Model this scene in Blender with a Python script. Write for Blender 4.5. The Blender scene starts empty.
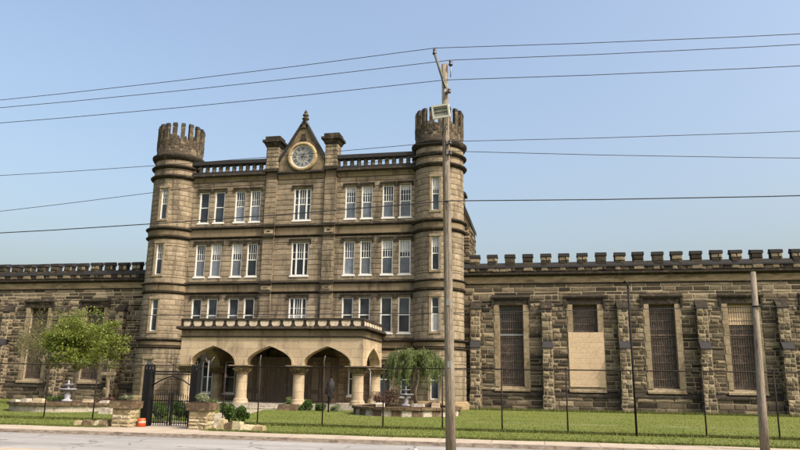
import bpy, math, random
from math import sin, cos, pi, radians, sqrt, atan2
from mathutils import Vector, Matrix
random.seed(7)
SC = bpy.context.scene
COL = SC.collection

# ------------------------------------------------------------------ camera
F_PX, PITCH, ROLL, YAW = 699.6, .2219, .0154, .2
cam_d = bpy.data.cameras.new('camera'); cam = bpy.data.objects.new('camera', cam_d); COL.objects.link(cam)
cam_d.sensor_fit = 'HORIZONTAL'; cam_d.sensor_width = 36; cam_d.lens = 36 * F_PX / 800
cam_d.clip_start = .1; cam_d.clip_end = 5000
_r = Vector((cos(YAW), sin(YAW), 0)); _f0 = Vector((-sin(YAW), cos(YAW), 0)); _up = Vector((0, 0, 1))
_f = _f0 * cos(PITCH) + _up * sin(PITCH); _u = _r.cross(_f)
_r2 = _r * cos(ROLL) + _u * sin(ROLL); _u2 = -_r * sin(ROLL) + _u * cos(ROLL)
cam.matrix_world = Matrix(((_r2.x, _u2.x, -_f.x, 0), (_r2.y, _u2.y, -_f.y, 0), (_r2.z, _u2.z, -_f.z, 1.6), (0, 0, 0, 1)))
SC.camera = cam

# ------------------------------------------------------------------ light
SUN_EL, SUN_AZ = radians(48), radians(117)          # azimuth clockwise from +Y
SUN_STRENGTH, SKY_STRENGTH = 2.3, .15
world = bpy.data.worlds.new('World'); SC.world = world; world.use_nodes = True
nt = world.node_tree; nt.nodes.clear()
sky = nt.nodes.new('ShaderNodeTexSky'); sky.sky_type = 'NISHITA'; sky.sun_disc = False
sky.sun_elevation = SUN_EL; sky.sun_rotation = SUN_AZ; sky.altitude = 0
sky.air_density = 1.3; sky.dust_density = 7.8; sky.ozone_density = 1.0
bg = nt.nodes.new('ShaderNodeBackground'); bg.inputs[1].default_value = SKY_STRENGTH
wo = nt.nodes.new('ShaderNodeOutputWorld')
nt.links.new(sky.outputs[0], bg.inputs[0]); nt.links.new(bg.outputs[0], wo.inputs[0])
sd = bpy.data.lights.new('sun', 'SUN'); sd.energy = SUN_STRENGTH; sd.angle = radians(.6); sd.color = (1, .93, .82)
sun = bpy.data.objects.new('sun', sd); COL.objects.link(sun)
_d = Vector((cos(SUN_EL) * sin(SUN_AZ), cos(SUN_EL) * cos(SUN_AZ), sin(SUN_EL)))
sun.rotation_euler = _d.to_track_quat('Z', 'Y').to_euler(); sun.location = _d * 100
SC.view_settings.view_transform = 'Standard'; SC.view_settings.look = 'None'
SC.view_settings.exposure = .92; SC.view_settings.gamma = 1; SC.view_settings.use_curve_mapping = False

# ------------------------------------------------------------------ material helpers
TONE = .72
class NT:
    def __init__(s, name, rough=.9, spec=.2):
        s.m = bpy.data.materials.new(name); s.m.use_nodes = True; s.t = s.m.node_tree
        s.t.nodes.clear()
        s.o = s.n('ShaderNodeOutputMaterial'); s.b = s.n('ShaderNodeBsdfPrincipled')
        s.b.inputs['Roughness'].default_value = rough; s.b.inputs['Specular IOR Level'].default_value = spec
        s.l(s.b.outputs[0], s.o.inputs[0])
        s.geo = s.n('ShaderNodeNewGeometry')
    def n(s, t, **k):
        x = s.t.nodes.new(t)
        for a, b in k.items(): setattr(x, a, b)
        return x
    def l(s, a, b): s.t.links.new(a, b)
    def val(s, sock, v):
        if hasattr(v, 'is_linked') or hasattr(v, 'links'): s.l(v, sock)
        else: sock.default_value = v
    def mapping(s, src, scale=(1, 1, 1)):
        m = s.n('ShaderNodeMapping'); m.inputs['Scale'].default_value = scale; s.l(src, m.inputs[0]); return m.outputs[0]
    def noise(s, scale, detail=4, rough=.6, sc=(1, 1, 1), src=None, dist=0):
        x = s.n('ShaderNodeTexNoise'); x.inputs['Scale'].default_value = scale; x.inputs['Detail'].default_value = detail
        x.inputs['Roughness'].default_value = rough; x.inputs['Distortion'].default_value = dist
        s.l(s.mapping(src or s.geo.outputs['Position'], sc), x.inputs['Vector']); return x.outputs['Fac']
    def ramp(s, fac, stops, interp='LINEAR'):
        r = s.n('ShaderNodeValToRGB'); r.color_ramp.interpolation = interp; e = r.color_ramp.elements
        while len(e) < len(stops): e.new(.5)
        for i, (p, c) in enumerate(stops):
            e[i].position = p
            if isinstance(c, (int, float)): c = (c, c, c)
            e[i].color = (*c, 1)
        s.l(fac, r.inputs[0]); return r.outputs[0]
    def mix(s, fac, a, b, mode='MIX'):
        x = s.n('ShaderNodeMix', data_type='RGBA', blend_type=mode)
        s.val(x.inputs[0], fac)
        for sock, v in ((x.inputs[6], a), (x.inputs[7], b)):
            if isinstance(v, tuple): sock.default_value = (*v, 1)
            else: s.l(v, sock)
        return x.outputs[2]
    def math(s, op, a, b=0):
        x = s.n('ShaderNodeMath', operation=op); s.val(x.inputs[0], a); s.val(x.inputs[1], b); return x.outputs[0]
    def bump(s, h, strength=.5, dist=.02):
        x = s.n('ShaderNodeBump'); x.inputs['Strength'].default_value = strength; x.inputs['Distance'].default_value = dist
        s.l(h, x.inputs['Height']); s.l(x.outputs[0], s.b.inputs['Normal'])
    def col(s, c, k=None):
        k = TONE if k is None else k
        if k != 1:
            if isinstance(c, tuple): c = tuple(x * k for x in c)
            else: c = s.mix(1, c, (k, k, k), 'MULTIPLY')
        if isinstance(c, tuple): s.b.inputs['Base Color'].default_value = (*c, 1)
        else: s.l(c, s.b.inputs['Base Color'])
        return s.m

def mat_ashlar(name, light, mid, dark, bw=.95, rh=.41, stain=.5, joint=.55):
    s = NT(name, .93, .12); uv = s.n('ShaderNodeUVMap').outputs[0]
    br = s.n('ShaderNodeTexBrick'); br.offset = .5; br.offset_frequency = 2
    br.inputs['Scale'].default_value = 1; br.inputs['Brick Width'].default_value = bw; br.inputs['Row Height'].default_value = rh
    br.inputs['Mortar Size'].default_value = .014; br.inputs['Mortar Smooth'].default_value = .5
    br.inputs['Color1'].default_value = (0, 0, 0, 1); br.inputs['Color2'].default_value = (1, 1, 1, 1); br.inputs['Mortar'].default_value = (.5, .5, .5, 1)
    s.l(uv, br.inputs['Vector'])
    c = s.ramp(br.outputs['Color'], [(0, mid), (.5, tuple((a + b) / 2 for a, b in zip(mid, light))), (1, light)])
    big = s.noise(.35, 5, .65)
    c = s.mix(s.ramp(big, [(.42, 0.), (.62, .75)]), c, mid)
    st = s.noise(1.1, 6, .7, (1, 1, .28), dist=.4)
    c = s.mix(s.math('MULTIPLY', s.ramp(st, [(.50, 0.), (.68, 1.)]), stain), c, dark)
    fine = s.noise(14, 4, .7)
    c = s.mix(1, c, s.ramp(fine, [(.3, .78), (.7, 1.18)]), 'MULTIPLY')
    c = s.mix(s.math('MULTIPLY', br.outputs['Fac'], joint), c, dark)
    h = s.math('SUBTRACT', s.math('MULTIPLY', fine, .5), br.outputs['Fac'])
    s.bump(h, .6, .02)
    return s.col(c)

def mat_stones(name, stops, rough_scale=9, bump=.03):
    s = NT(name, .95, .1)
    c = s.ramp(s.geo.outputs['Random Per Island'], stops)
    big = s.noise(.5, 4, .6)
    c = s.mix(s.ramp(big, [(.45, 0.), (.7, .45)]), c, tuple(x * .55 for x in stops[1][1]))
    fine = s.noise(rough_scale, 5, .7)
    c = s.mix(1, c, s.ramp(fine, [(.3, .6), (.7, 1.35)]), 'MULTIPLY')
    s.bump(fine, .8, bump)
    return s.col(c)

def mat_plain(name, c, rough=.9, spec=.2, metal=0, var=.2, scale=6, bump=0, alt=None, altpos=(.5, .65), sc=(1, 1, 1)):
    s = NT(name, rough, spec); s.b.inputs['Metallic'].default_value = metal
    f = s.noise(scale, 5, .65, sc)
    if alt: c2 = s.mix(s.ramp(f, [(altpos[0], 0.), (altpos[1], 1.)]), c, alt)
    else: c2 = c
    g = s.noise(scale * 3.1, 4, .6, sc)
    c2 = s.mix(1, c2, s.ramp(g, [(.3, 1 - var), (.7, 1 + var)]), 'MULTIPLY')
    if bump: s.bump(s.math('ADD', f, g), .6, bump)
    return s.col(c2)

TAN_L, TAN_M, TAN_D = (.46, .34, .19), (.31, .235, .135), (.095, .075, .05)
M = {}
M['facade'] = mat_ashlar('facade_sandstone', TAN_L, TAN_M, TAN_D)
M['portico'] = mat_ashlar('portico_sandstone', (.64, .515, .345), (.50, .395, .265), (.15, .115, .08), 1.3, .5, .75, .5)
M['trim'] = mat_ashlar('trim_sandstone', (.30, .235, .15), (.20, .158, .10), (.05, .04, .03), 1.4, 5, .9, .3)
def mat_blocks(name, light, mid, dark, stain=.6):
    s = NT(name, .93, .12)
    c = s.ramp(s.geo.outputs['Random Per Island'], [(0, tuple(x * .82 for x in mid)), (.2, mid), (.7, tuple((a + b) / 2 for a, b in zip(mid, light))), (1, light)])
    big = s.noise(.3, 5, .65)
    c = s.mix(s.ramp(big, [(.45, 0.), (.62, .55)]), c, tuple(x * .7 for x in mid))
    st = s.noise(1.2, 6, .74, (1, 1, .16), dist=.5)
    c = s.mix(s.math('MULTIPLY', s.ramp(st, [(.49, 0.), (.63, 1.)]), stain), c, dark)
    st2 = s.noise(2.6, 5, .7, (.8, .8, 2.5))
    c = s.mix(s.ramp(st2, [(.52, 0.), (.68, .5)]), c, dark)
    fine = s.noise(16, 5, .75)
    c = s.mix(1, c, s.ramp(fine, [(.3, .72), (.7, 1.22)]), 'MULTIPLY')
    s.bump(fine, .7, .02)
    return s.col(c)
M['block'] = mat_blocks('facade_stone_blocks', (.45, .365, .255), (.34, .275, .19), (.085, .072, .055), .8)
M['joint'] = mat_plain('dark_masonry_joint', (.13, .10, .066), .95, .1, var=.3, scale=4)
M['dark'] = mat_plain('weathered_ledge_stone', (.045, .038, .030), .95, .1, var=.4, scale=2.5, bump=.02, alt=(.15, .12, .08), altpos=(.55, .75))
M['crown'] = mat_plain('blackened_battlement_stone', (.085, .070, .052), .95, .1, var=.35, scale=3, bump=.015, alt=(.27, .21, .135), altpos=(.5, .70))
M['slate'] = mat_plain('dark_coping_stone', (.035, .033, .034), .8, .25, var=.3, scale=4, bump=.01)
M['wing'] = mat_stones('rockfaced_sandstone', [(0, (.042, .035, .027)), (.25, (.088, .072, .053)), (.5, (.15, .121, .086)), (.8, (.235, .19, .13)), (1, (.35, .285, .195))])
M['quoin'] = mat_stones('buttress_sandstone', [(0, (.06, .05, .036)), (.3, (.14, .113, .077)), (.65, (.27, .218, .145)), (1, (.42, .345, .235))])
M['merlon'] = mat_stones('sooty_merlon_stone', [(0, (.028, .024, .02)), (.4, (.065, .054, .04)), (.8, (.14, .113, .078)), (1, (.33, .27, .18))])
M['mortar'] = mat_plain('lime_mortar', (.42, .35, .24), .98, .05, var=.3, scale=3, bump=.01, alt=(.20, .165, .115), altpos=(.55, .75))
M['wingtrim'] = mat_plain('wing_band_stone', (.26, .205, .125), .95, .1, var=.3, scale=1.2, bump=.015, alt=(.12, .095, .06), sc=(.5, 1, 2))
M['jamb'] = mat_plain('dressed_jamb_stone', (.315, .255, .17), .95, .1, var=.25, scale=1.5, bump=.01, alt=(.22, .17, .10))
M['infill'] = mat_ashlar('pale_block_infill', (.70, .54, .37), (.62, .47, .31), (.40, .29, .19), 1.2, .33, .3, .18)
M['white'] = mat_plain('white_painted_wood', (.86, .85, .80), .6, .3, var=.1, scale=5)
M['dullsteel'] = mat_plain('dull_grey_pipe', (.16, .155, .15), .7, .3, var=.2, scale=6)
M['gable'] = mat_ashlar('sooty_gable_stone', (.31, .24, .15), (.21, .165, .105), (.05, .04, .028), .8, .34, .9, .6)
M['gold'] = mat_plain('ochre_carved_stone', (.48, .37, .21), .85, .15, var=.3, scale=5, alt=(.24, .18, .10))
M['iron'] = mat_plain('black_painted_iron', (.010, .010, .011), .7, .2, var=.3, scale=8)
M['grille'] = mat_plain('brown_rusted_grille', (.13, .095, .075), .85, .2, var=.4, scale=3, alt=(.20, .15, .12))
M['grimy'] = mat_plain('grimy_brown_glass', (.075, .058, .048), .35, .4, var=.5, scale=1.3, alt=(.15, .12, .10))
M['rust'] = mat_plain('rusty_iron_bars', (.026, .020, .018), .85, .2, var=.4, scale=5, alt=(.06, .036, .026))
M['greymetal'] = mat_plain('galvanised_steel', (.33, .34, .35), .5, .5, metal=.6, var=.15, scale=6)
M['wood'] = mat_plain('weathered_pole_wood', (.27, .23, .18), .92, .1, var=.35, scale=3, bump=.01, alt=(.15, .125, .10), sc=(6, 6, .8))
M['bark'] = mat_plain('tree_bark', (.16, .13, .10), .95, .1, var=.3, scale=7, bump=.015, alt=(.25, .21, .16), sc=(1, 1, .3))
M['door'] = mat_plain('brown_painted_wood', (.13, .10, .072), .7, .25, var=.25, scale=3, alt=(.21, .165, .12), sc=(3, 3, .4))
M['roof'] = mat_plain('roofing_felt', (.06, .06, .062), .9, .1)
M['concrete'] = mat_plain('pale_concrete', (.47, .42, .34), .9, .15, var=.3, scale=3, bump=.01, alt=(.27, .235, .18))
M['cast'] = mat_plain('cast_stone_fountain', (.44, .43, .47), .8, .2, var=.2, scale=9, alt=(.22, .21, .23))
M['soil'] = mat_plain('bed_soil', (.07, .05, .035), 1, .05, var=.4, scale=8, bump=.03)
M['orange'] = mat_plain('orange_plastic', (.75, .10, .02), .5, .4, var=.08)
M['wire'] = mat_plain('cable_sheath', (.03, .03, .032), .6, .3)
M['insul'] = mat_plain('brown_porcelain', (.05, .03, .025), .3, .5)
M['ring_dark'] = mat_plain('ring_coping_stone', (.12, .085, .055), .95, .1, var=.35, scale=4, bump=.02, alt=(.24, .18, .11))

def mat_glass():
    s = NT('window_glass', .08, .5)
    f = s.noise(.9, 2, .5); oi = s.n('ShaderNodeObjectInfo')
    c = s.ramp(f, [(.35, (.012, .014, .017)), (.65, (.06, .07, .083))])
    s.bump(s.noise(2.2, 2, .5), .25, .02)
    return s.col(s.mix(1, c, s.ramp(oi.outputs['Random'], [(0, .4), (.6, 1.), (1, 2.2)]), 'MULTIPLY'))
M['glass'] = mat_glass()
s = NT('blind_glass', .15, .5); M['blind'] = s.col(s.mix(1, s.ramp(s.noise(1.5, 2), [(.3, (.13, .15, .18)), (.7, (.24, .265, .30))]), s.ramp(s.n('ShaderNodeObjectInfo').outputs['Random'], [(0, .35), (1, 1.25)]), 'MULTIPLY'))
s = NT('curtain_glass', .3, .5); M['curtain'] = s.col(s.ramp(s.noise(2.5, 3, sc=(4, 4, .6)), [(.35, (.30, .31, .32)), (.65, (.55, .55, .54))]))
s = NT('lamp_lens', .2, .5); M['lens'] = s.col(s.ramp(s.noise(9, 2), [(.3, (.24, .245, .23)), (.7, (.42, .42, .39))]))
s = NT('milk_glass_globe', .3, .5); M['globe'] = s.col((.75, .74, .70))

def mat_leaf(name, stops, trans=.35):
    s = NT(name, .6, .25)
    c = s.ramp(s.geo.outputs['Random Per Island'], stops)
    s.col(c)
    tr = s.n('ShaderNodeBsdfTranslucent'); s.l(c, tr.inputs[0])
    mx = s.n('ShaderNodeMixShader'); mx.inputs[0].default_value = trans
    s.l(s.b.outputs[0], mx.inputs[1]); s.l(tr.outputs[0], mx.inputs[2]); s.l(mx.outputs[0], s.o.inputs[0])
    return s.m
M['leaf_fresh'] = mat_leaf('fresh_leaves', [(0, (.10, .14, .022)), (.5, (.18, .225, .04)), (1, (.30, .33, .075))])
M['leaf_bud'] = mat_leaf('budding_leaves', [(0, (.12, .12, .04)), (.5, (.19, .19, .07)), (1, (.26, .24, .12))])
M['leaf_willow'] = mat_leaf('weeping_leaves', [(0, (.085, .13, .035)), (.5, (.145, .20, .058)), (1, (.23, .28, .10))])
M['leaf_bush'] = mat_leaf('shrub_leaves', [(0, (.03, .065, .012)), (.5, (.06, .12, .02)), (1, (.12, .19, .035))])
M['leaf_dry'] = mat_leaf('dry_red_twigs', [(0, (.06, .03, .022)), (.5, (.11, .06, .045)), (1, (.17, .10, .07))], .1)
M['leaf_pale'] = mat_leaf('silvery_leaves', [(0, (.16, .20, .10)), (.5, (.25, .29, .15)), (1, (.36, .38, .22))])

def mat_grass(name, a, b, c_):
    s = NT(name, .95, .1)
    f = s.noise(.33, 6, .7, (1, 1.6, 1)); g = s.noise(3.2, 5, .7, (.5, 1.4, 1)); h = s.noise(40, 3, .7)
    c = s.mix(s.ramp(f, [(.36, 0.), (.64, 1.)]), a, b)
    c = s.mix(s.ramp(g, [(.55, 0.), (.75, .7)]), c, c_)
    wv = s.n('ShaderNodeTexWave', wave_type='BANDS', bands_direction='Y'); wv.inputs['Scale'].default_value = .32; wv.inputs['Distortion'].default_value = 1.2; wv.inputs['Detail'].default_value = 3; wv.inputs['Detail Scale'].default_value = .6
    s.l(s.geo.outputs['Position'], wv.inputs['Vector'])
    c = s.mix(1, c, s.ramp(wv.outputs['Fac'], [(.3, .86), (.7, 1.14)]), 'MULTIPLY')
    pt = s.noise(.8, 5, .75); c = s.mix(s.ramp(pt, [(.60, 0.), (.72, .7)]), c, (.19, .165, .08)); p2 = s.noise(.16, 3, .6, (1, 2.2, 1)); c = s.mix(s.ramp(p2, [(.5, 0.), (.62, .4)]), c, (.20, .21, .07))
    c = s.mix(1, c, s.ramp(h, [(.25, .5), (.75, 1.5)]), 'MULTIPLY')
    s.bump(h, .7, .04)
    return s.col(c)
M['grass'] = mat_grass('mown_grass', (.12, .155, .03), (.165, .19, .045), (.225, .21, .08))
M['blade'] = mat_leaf('grass_blades', [(0, (.105, .14, .028)), (.6, (.145, .175, .038)), (1, (.21, .205, .065))], .3)
M['far'] = mat_plain('far_ground', (.10, .12, .05), 1, .05, var=.3, scale=.2)

def mat_road():
    s = NT('worn_asphalt_road', .85, .25)
    f = s.noise(.5, 6, .7, (.35, 1.5, 1)); g = s.noise(3, 5, .7, (.6, 1, 1)); h = s.noise(90, 3, .8)
    c = s.mix(s.ramp(f, [(.4, 0.), (.6, 1.)]), (.26, .25, .24), (.32, .31, .295))
    c = s.mix(s.ramp(g, [(.60, 0.), (.68, .5)]), c, (.17, .163, .16))
    v = s.n('ShaderNodeTexVoronoi', feature='DISTANCE_TO_EDGE'); v.inputs['Scale'].default_value = .33
    w = s.n('ShaderNodeVectorMath', operation='ADD')
    nz = s.n('ShaderNodeTexNoise'); nz.inputs['Scale'].default_value = 1.3; nz.inputs['Detail'].default_value = 5
    s.l(s.geo.outputs['Position'], nz.inputs['Vector']); s.l(nz.outputs['Color'], w.inputs[0]); s.l(s.geo.outputs['Position'], w.inputs[1]); s.l(w.outputs[0], v.inputs['Vector'])
    c = s.mix(s.ramp(v.outputs['Distance'], [(.004, .75), (.012, 0.)]), c, (.05, .048, .045))
    sp = s.n('ShaderNodeSeparateXYZ'); s.l(s.geo.outputs['Position'], sp.inputs[0])
    gut = s.math('ADD', sp.outputs['Y'], s.math('MULTIPLY', s.noise(2, 4, .6), .5))
    c = s.mix(s.ramp(s.math('SUBTRACT', gut, 19.8), [(.25, 0.), (.6, .55)]), c, (.16, .135, .105))
    wt = s.n('ShaderNodeTexWave', wave_type='BANDS', bands_direction='Y'); wt.inputs['Scale'].default_value = .19; wt.inputs['Distortion'].default_value = .6; wt.inputs['Phase Offset'].default_value = 1.2
    s.l(s.geo.outputs['Position'], wt.inputs['Vector']); c = s.mix(s.ramp(wt.outputs['Fac'], [(.45, 0.), (.85, .35)]), c, (.20, .192, .182))
    oil = s.noise(1.6, 3, .5); c = s.mix(s.ramp(oil, [(.66, 0.), (.72, .5)]), c, (.10, .095, .09))
    pa = s.noise(.22, 2, .4, (.6, 1.8, 1)); c = s.mix(s.ramp(pa, [(.56, 0.), (.575, .55)]), c, (.20, .193, .185))
    c = s.mix(1, c, s.ramp(h, [(.3, .8), (.7, 1.2)]), 'MULTIPLY'); s.bump(h, .5, .01)
    return s.col(c, .86)
M['road'] = mat_road()
def mat_walk():
    s = NT('concrete_pavement', .9, .15); uv = s.n('ShaderNodeUVMap').outputs[0]
    br = s.n('ShaderNodeTexBrick'); br.offset = 0; br.inputs['Scale'].default_value = 1
    br.inputs['Brick Width'].default_value = 1.5; br.inputs['Row Height'].default_value = 4; br.inputs['Mortar Size'].default_value = .012
    br.inputs['Color1'].default_value = (.40, .335, .26, 1); br.inputs['Color2'].default_value = (.47, .40, .31, 1); br.inputs['Mortar'].default_value = (.16, .13, .10, 1)
    s.l(uv, br.inputs['Vector'])
    f = s.noise(1.3, 6, .7); h = s.noise(50, 3, .7)
    c = s.mix(s.ramp(f, [(.5, 0.), (.7, .7)]), br.outputs['Color'], (.27, .215, .16))
    c = s.mix(1, c, s.ramp(h, [(.3, .85), (.7, 1.15)]), 'MULTIPLY'); s.bump(h, .4, .01)
    return s.col(c)
M['walk'] = mat_walk()
M['kerb'] = mat_plain('kerb_stone', (.36, .30, .24), .9, .15, var=.3, scale=2, bump=.01, alt=(.16, .12, .10), sc=(1, 3, 3))

# ------------------------------------------------------------------ mesh builder
class MB:
    def __init__(s): s.v = []; s.f = []; s.uv = []; s.mi = []; s.mats = []; s.cm = 0; s.sm = []
    def mat(s, m):
        m = M[m]
        if m not in s.mats: s.mats.append(m)
        s.cm = s.mats.index(m); return s
    def face(s, pts, uv=None, smooth=False):
        i = len(s.v); s.v += [tuple(p) for p in pts]; s.f.append(list(range(i, i + len(pts)))); s.mi.append(s.cm); s.sm.append(smooth)
        if uv is None:
            a, b, c = Vector(pts[0]), Vector(pts[1]), Vector(pts[2]); n = (b - a).cross(c - a)
            if n.length < 1e-12 and len(pts) > 3: n = (c - a).cross(Vector(pts[3]) - a)
            if n.length > 0: n.normalize()
            if abs(n.z) > .75: uv = [(p[0], p[1]) for p in pts]
            else:
                t = Vector((-n.y, n.x, 0)); t.normalize()
                uv = [(p[0] * t.x + p[1] * t.y, p[2]) for p in pts]
        s.uv.append(uv)
    def box(s, x0, x1, y0, y1, z0, z1, skip=''):
        a, b, c, d = (x0, y0, z0), (x1, y0, z0), (x1, y1, z0), (x0, y1, z0)
        e, f, g, h = (x0, y0, z1), (x1, y0, z1), (x1, y1, z1), (x0, y1, z1)
        for k, q in (('f', (a, b, f, e)), ('r', (b, c, g, f)), ('b', (c, d, h, g)), ('l', (d, a, e, h)), ('t', (e, f, g, h)), ('d', (d, c, b, a))):
            if k not in skip: s.face(q)
        return s
    def hexa(s, bot, top):           # four bottom points ccw, four top points
        s.shared([*bot, *top], [(3, 2, 1, 0), (4, 5, 6, 7), (0, 1, 5, 4), (1, 2, 6, 5), (2, 3, 7, 6), (3, 0, 4, 7)]); return s
    def shared(s, pts, faces, smooth=False):
        i = len(s.v); s.v += [tuple(p) for p in pts]
        for f in faces:
            P = [pts[k] for k in f]
            n = (Vector(P[1]) - Vector(P[0])).cross(Vector(P[2]) - Vector(P[0]))
            if n.length > 0: n.normalize()
            if abs(n.z) > .75: uv = [(p[0], p[1]) for p in P]
            else:
                t = Vector((-n.y, n.x, 0))
                if t.length > 0: t.normalize()
                uv = [(p[0] * t.x + p[1] * t.y, p[2]) for p in P]
            s.f.append([i + k for k in f]); s.mi.append(s.cm); s.uv.append(uv); s.sm.append(smooth)
    def prism_x(s, prof, x0, x1):     # profile [(y,z)] extruded along x
        n = len(prof); P = [(x0, y, z) for y, z in prof] + [(x1, y, z) for y, z in prof]
        s.shared(P, [tuple(range(n))[::1], tuple(range(2 * n - 1, n - 1, -1))] + [(i, i + n, (i + 1) % n + n, (i + 1) % n) for i in range(n)]); return s
    def prism_y(s, prof, y0, y1):     # profile [(x,z)] extruded along y
        n = len(prof); P = [(x, y0, z) for x, z in prof] + [(x, y1, z) for x, z in prof]
        s.shared(P, [tuple(range(n)), tuple(range(2 * n - 1, n - 1, -1))] + [(i, i + n, (i + 1) % n + n, (i + 1) % n) for i in range(n)]); return s
    def lathe(s, cx, cy, prof, seg=48, a0=0, a1=2 * pi, smooth=True):
        full = abs(a1 - a0 - 2 * pi) < 1e-6; n = seg if full else seg + 1
        i0 = len(s.v)
        for r, z in prof:
            for k in range(n):
                a = a0 + (a1 - a0) * k / seg; s.v.append((cx + r * cos(a), cy + r * sin(a), z))
        for j in range(len(prof) - 1):
            for k in range(seg):
                k2 = (k + 1) % n if full else k + 1
                s.f.append([i0 + j * n + k, i0 + j * n + k2, i0 + (j + 1) * n + k2, i0 + (j + 1) * n + k])
                r = (prof[j][0] + prof[j + 1][0]) / 2; da = (a1 - a0) / seg
                u0, u1 = (a0 + da * k) * r, (a0 + da * (k + 1)) * r
                z0, z1 = prof[j][1], prof[j + 1][1]
                if abs(z1 - z0) < 1e-4: z1 = z0 + abs(prof[j][0] - prof[j + 1][0])
                s.uv.append([(u0, z0), (u1, z0), (u1, z1), (u0, z1)]); s.mi.append(s.cm); s.sm.append(smooth)
        return s
    def tube(s, pts, r, seg=8, cap=True):
        pts = [Vector(p) for p in pts]; rs = r if isinstance(r, (list, tuple)) else [r] * len(pts)
        i0 = len(s.v); prev = None
        for i, p in enumerate(pts):
            d = (pts[min(i + 1, len(pts) - 1)] - pts[max(i - 1, 0)])
            if d.length == 0: d = Vector((0, 0, 1))
            d.normalize()
            if prev is None: a = d.orthogonal().normalized()
            else: a = (prev - d * prev.dot(d)); a = a.normalized() if a.length > 1e-6 else d.orthogonal().normalized()
            prev = a; b = d.cross(a)
            for k in range(seg):
                t = 2 * pi * k / seg; s.v.append(tuple(p + (a * cos(t) + b * sin(t)) * rs[i]))
        def add(f, uv): s.f.append(f); s.uv.append(uv); s.mi.append(s.cm); s.sm.append(True)
        for i in range(len(pts) - 1):
            for k in range(seg):
                k2 = (k + 1) % seg
                add([i0 + i * seg + k, i0 + i * seg + k2, i0 + (i + 1) * seg + k2, i0 + (i + 1) * seg + k], [(k, i), (k + 1, i), (k + 1, i + 1), (k, i + 1)])
        if cap:
            add([i0 + k for k in range(seg)][::-1], [(0, 0)] * seg); add([i0 + (len(pts) - 1) * seg + k for k in range(seg)], [(0, 0)] * seg)
        return s
    def panel(s, mapf, u0, u1, z0, z1, holes=(), depth=.3, maxu=None):
        us = {u0, u1}; zs = {z0, z1}
        for a, b, c, d in holes: us |= {a, b}; zs |= {c, d}
        us = sorted(us); zs = sorted(z for z in zs if z0 <= z <= z1)
        if maxu:
            nu = []
            for a, b in zip(us, us[1:]):
                k = max(1, math.ceil((b - a) / maxu)); nu += [a + (b - a) * i / k for i in range(k)]
            us = nu + [us[-1]]
        for a, b in zip(us, us[1:]):
            for c, d in zip(zs, zs[1:]):
                mu, mz = (a + b) / 2, (c + d) / 2
                if any(h[0] < mu < h[1] and h[2] < mz < h[3] for h in holes): continue
                s.face([mapf(a, c, 0), mapf(b, c, 0), mapf(b, d, 0), mapf(a, d, 0)], [(a, c), (b, c), (b, d), (a, d)])
        for a, b, c, d in holes:
            s.face([mapf(a, c, 0), mapf(a, c, depth), mapf(a, d, depth), mapf(a, d, 0)][::-1])
            s.face([mapf(b, c, 0), mapf(b, d, 0), mapf(b, d, depth), mapf(b, c, depth)][::-1])
            s.face([mapf(a, d, 0), mapf(a, d, depth), mapf(b, d, depth), mapf(b, d, 0)][::-1])
            s.face([mapf(a, c, 0), mapf(b, c, 0), mapf(b, c, depth), mapf(a, c, depth)][::-1])
        return s
    def build(s, name, parent=None, origin=None, recalc=False):
        xs = [v[0] for v in s.v]; ys = [v[1] for v in s.v]; zs = [v[2] for v in s.v]
        o = Vector(origin) if origin else Vector(((min(xs) + max(xs)) / 2, (min(ys) + max(ys)) / 2, min(zs)))
        me = bpy.data.meshes.new(name); me.from_pydata([(x - o.x, y - o.y, z - o.z) for x, y, z in s.v], [], s.f)
        for m in s.mats: me.materials.append(m)
        uvl = me.uv_layers.new(name='UVMap'); flat = [c for f in s.uv for p in f for c in p]
        uvl.data.foreach_set('uv', flat)
        me.polygons.foreach_set('material_index', s.mi); me.polygons.foreach_set('use_smooth', s.sm)
        me.update()
        ob = bpy.data.objects.new(name, me); COL.objects.link(ob)
        ob.location = o; ob['w'] = tuple(o)
        if parent is not None:
            ob.parent = parent; ob.location = o - Vector(parent['w'])
        return ob

ALL = []
def tag(o, label=None, cat=None, group=None, kind=None):
    if label: o['label'] = label
    if cat: o['category'] = cat
    if group: o['group'] = group
    if kind: o['kind'] = kind
    return o
def thing(name, loc, label, cat, group=None):
    o = bpy.data.objects.new(name, None); COL.objects.link(o); o.location = loc; o['w'] = tuple(loc); o.empty_display_size = .3
    return tag(o, label, cat, group)
def kids(o): return [c for c in ALLOBJ() if c.parent == o]
def ALLOBJ(): return list(COL.objects)
def copy_part(o, parent, delta, rot=None):
    c = o.copy(); COL.objects.link(c); c.parent = parent
    w = Vector(o['w']) + Vector(delta); c['w'] = tuple(w)
    c.location = w - Vector(parent['w']) if parent is not None else w
    return c
def copy_tree(o, loc):              # top-level thing with parts and sub-parts, unrotated
    c = o.copy(); COL.objects.link(c); c.location = loc
    d = Vector(loc) - Vector(o['w']); c['w'] = tuple(loc)
    def rec(a, b):
        for ch in CH.get(a.name, []):
            n = ch.copy(); COL.objects.link(n); n.parent = b; n['w'] = tuple(Vector(ch['w']) + d); rec(ch, n)
    rec(o, c); return c
CH = {}
def index():
    CH.clear()
    for o in COL.objects:
        if o.parent: CH.setdefault(o.parent.name, []).append(o)

def flat_map(Y): return lambda u, z, d: (u, Y + d, z)
def cyl_map(cx, cy, r):              # u = arc length from the front (-Y), positive to the right
    def f(u, z, d):
        a = u / r; return (cx + (r - d) * sin(a), cy - (r - d) * cos(a), z)
    return f
def side_map(X, sgn=1): return lambda u, z, d: (X - sgn * d, u, z)

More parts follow.
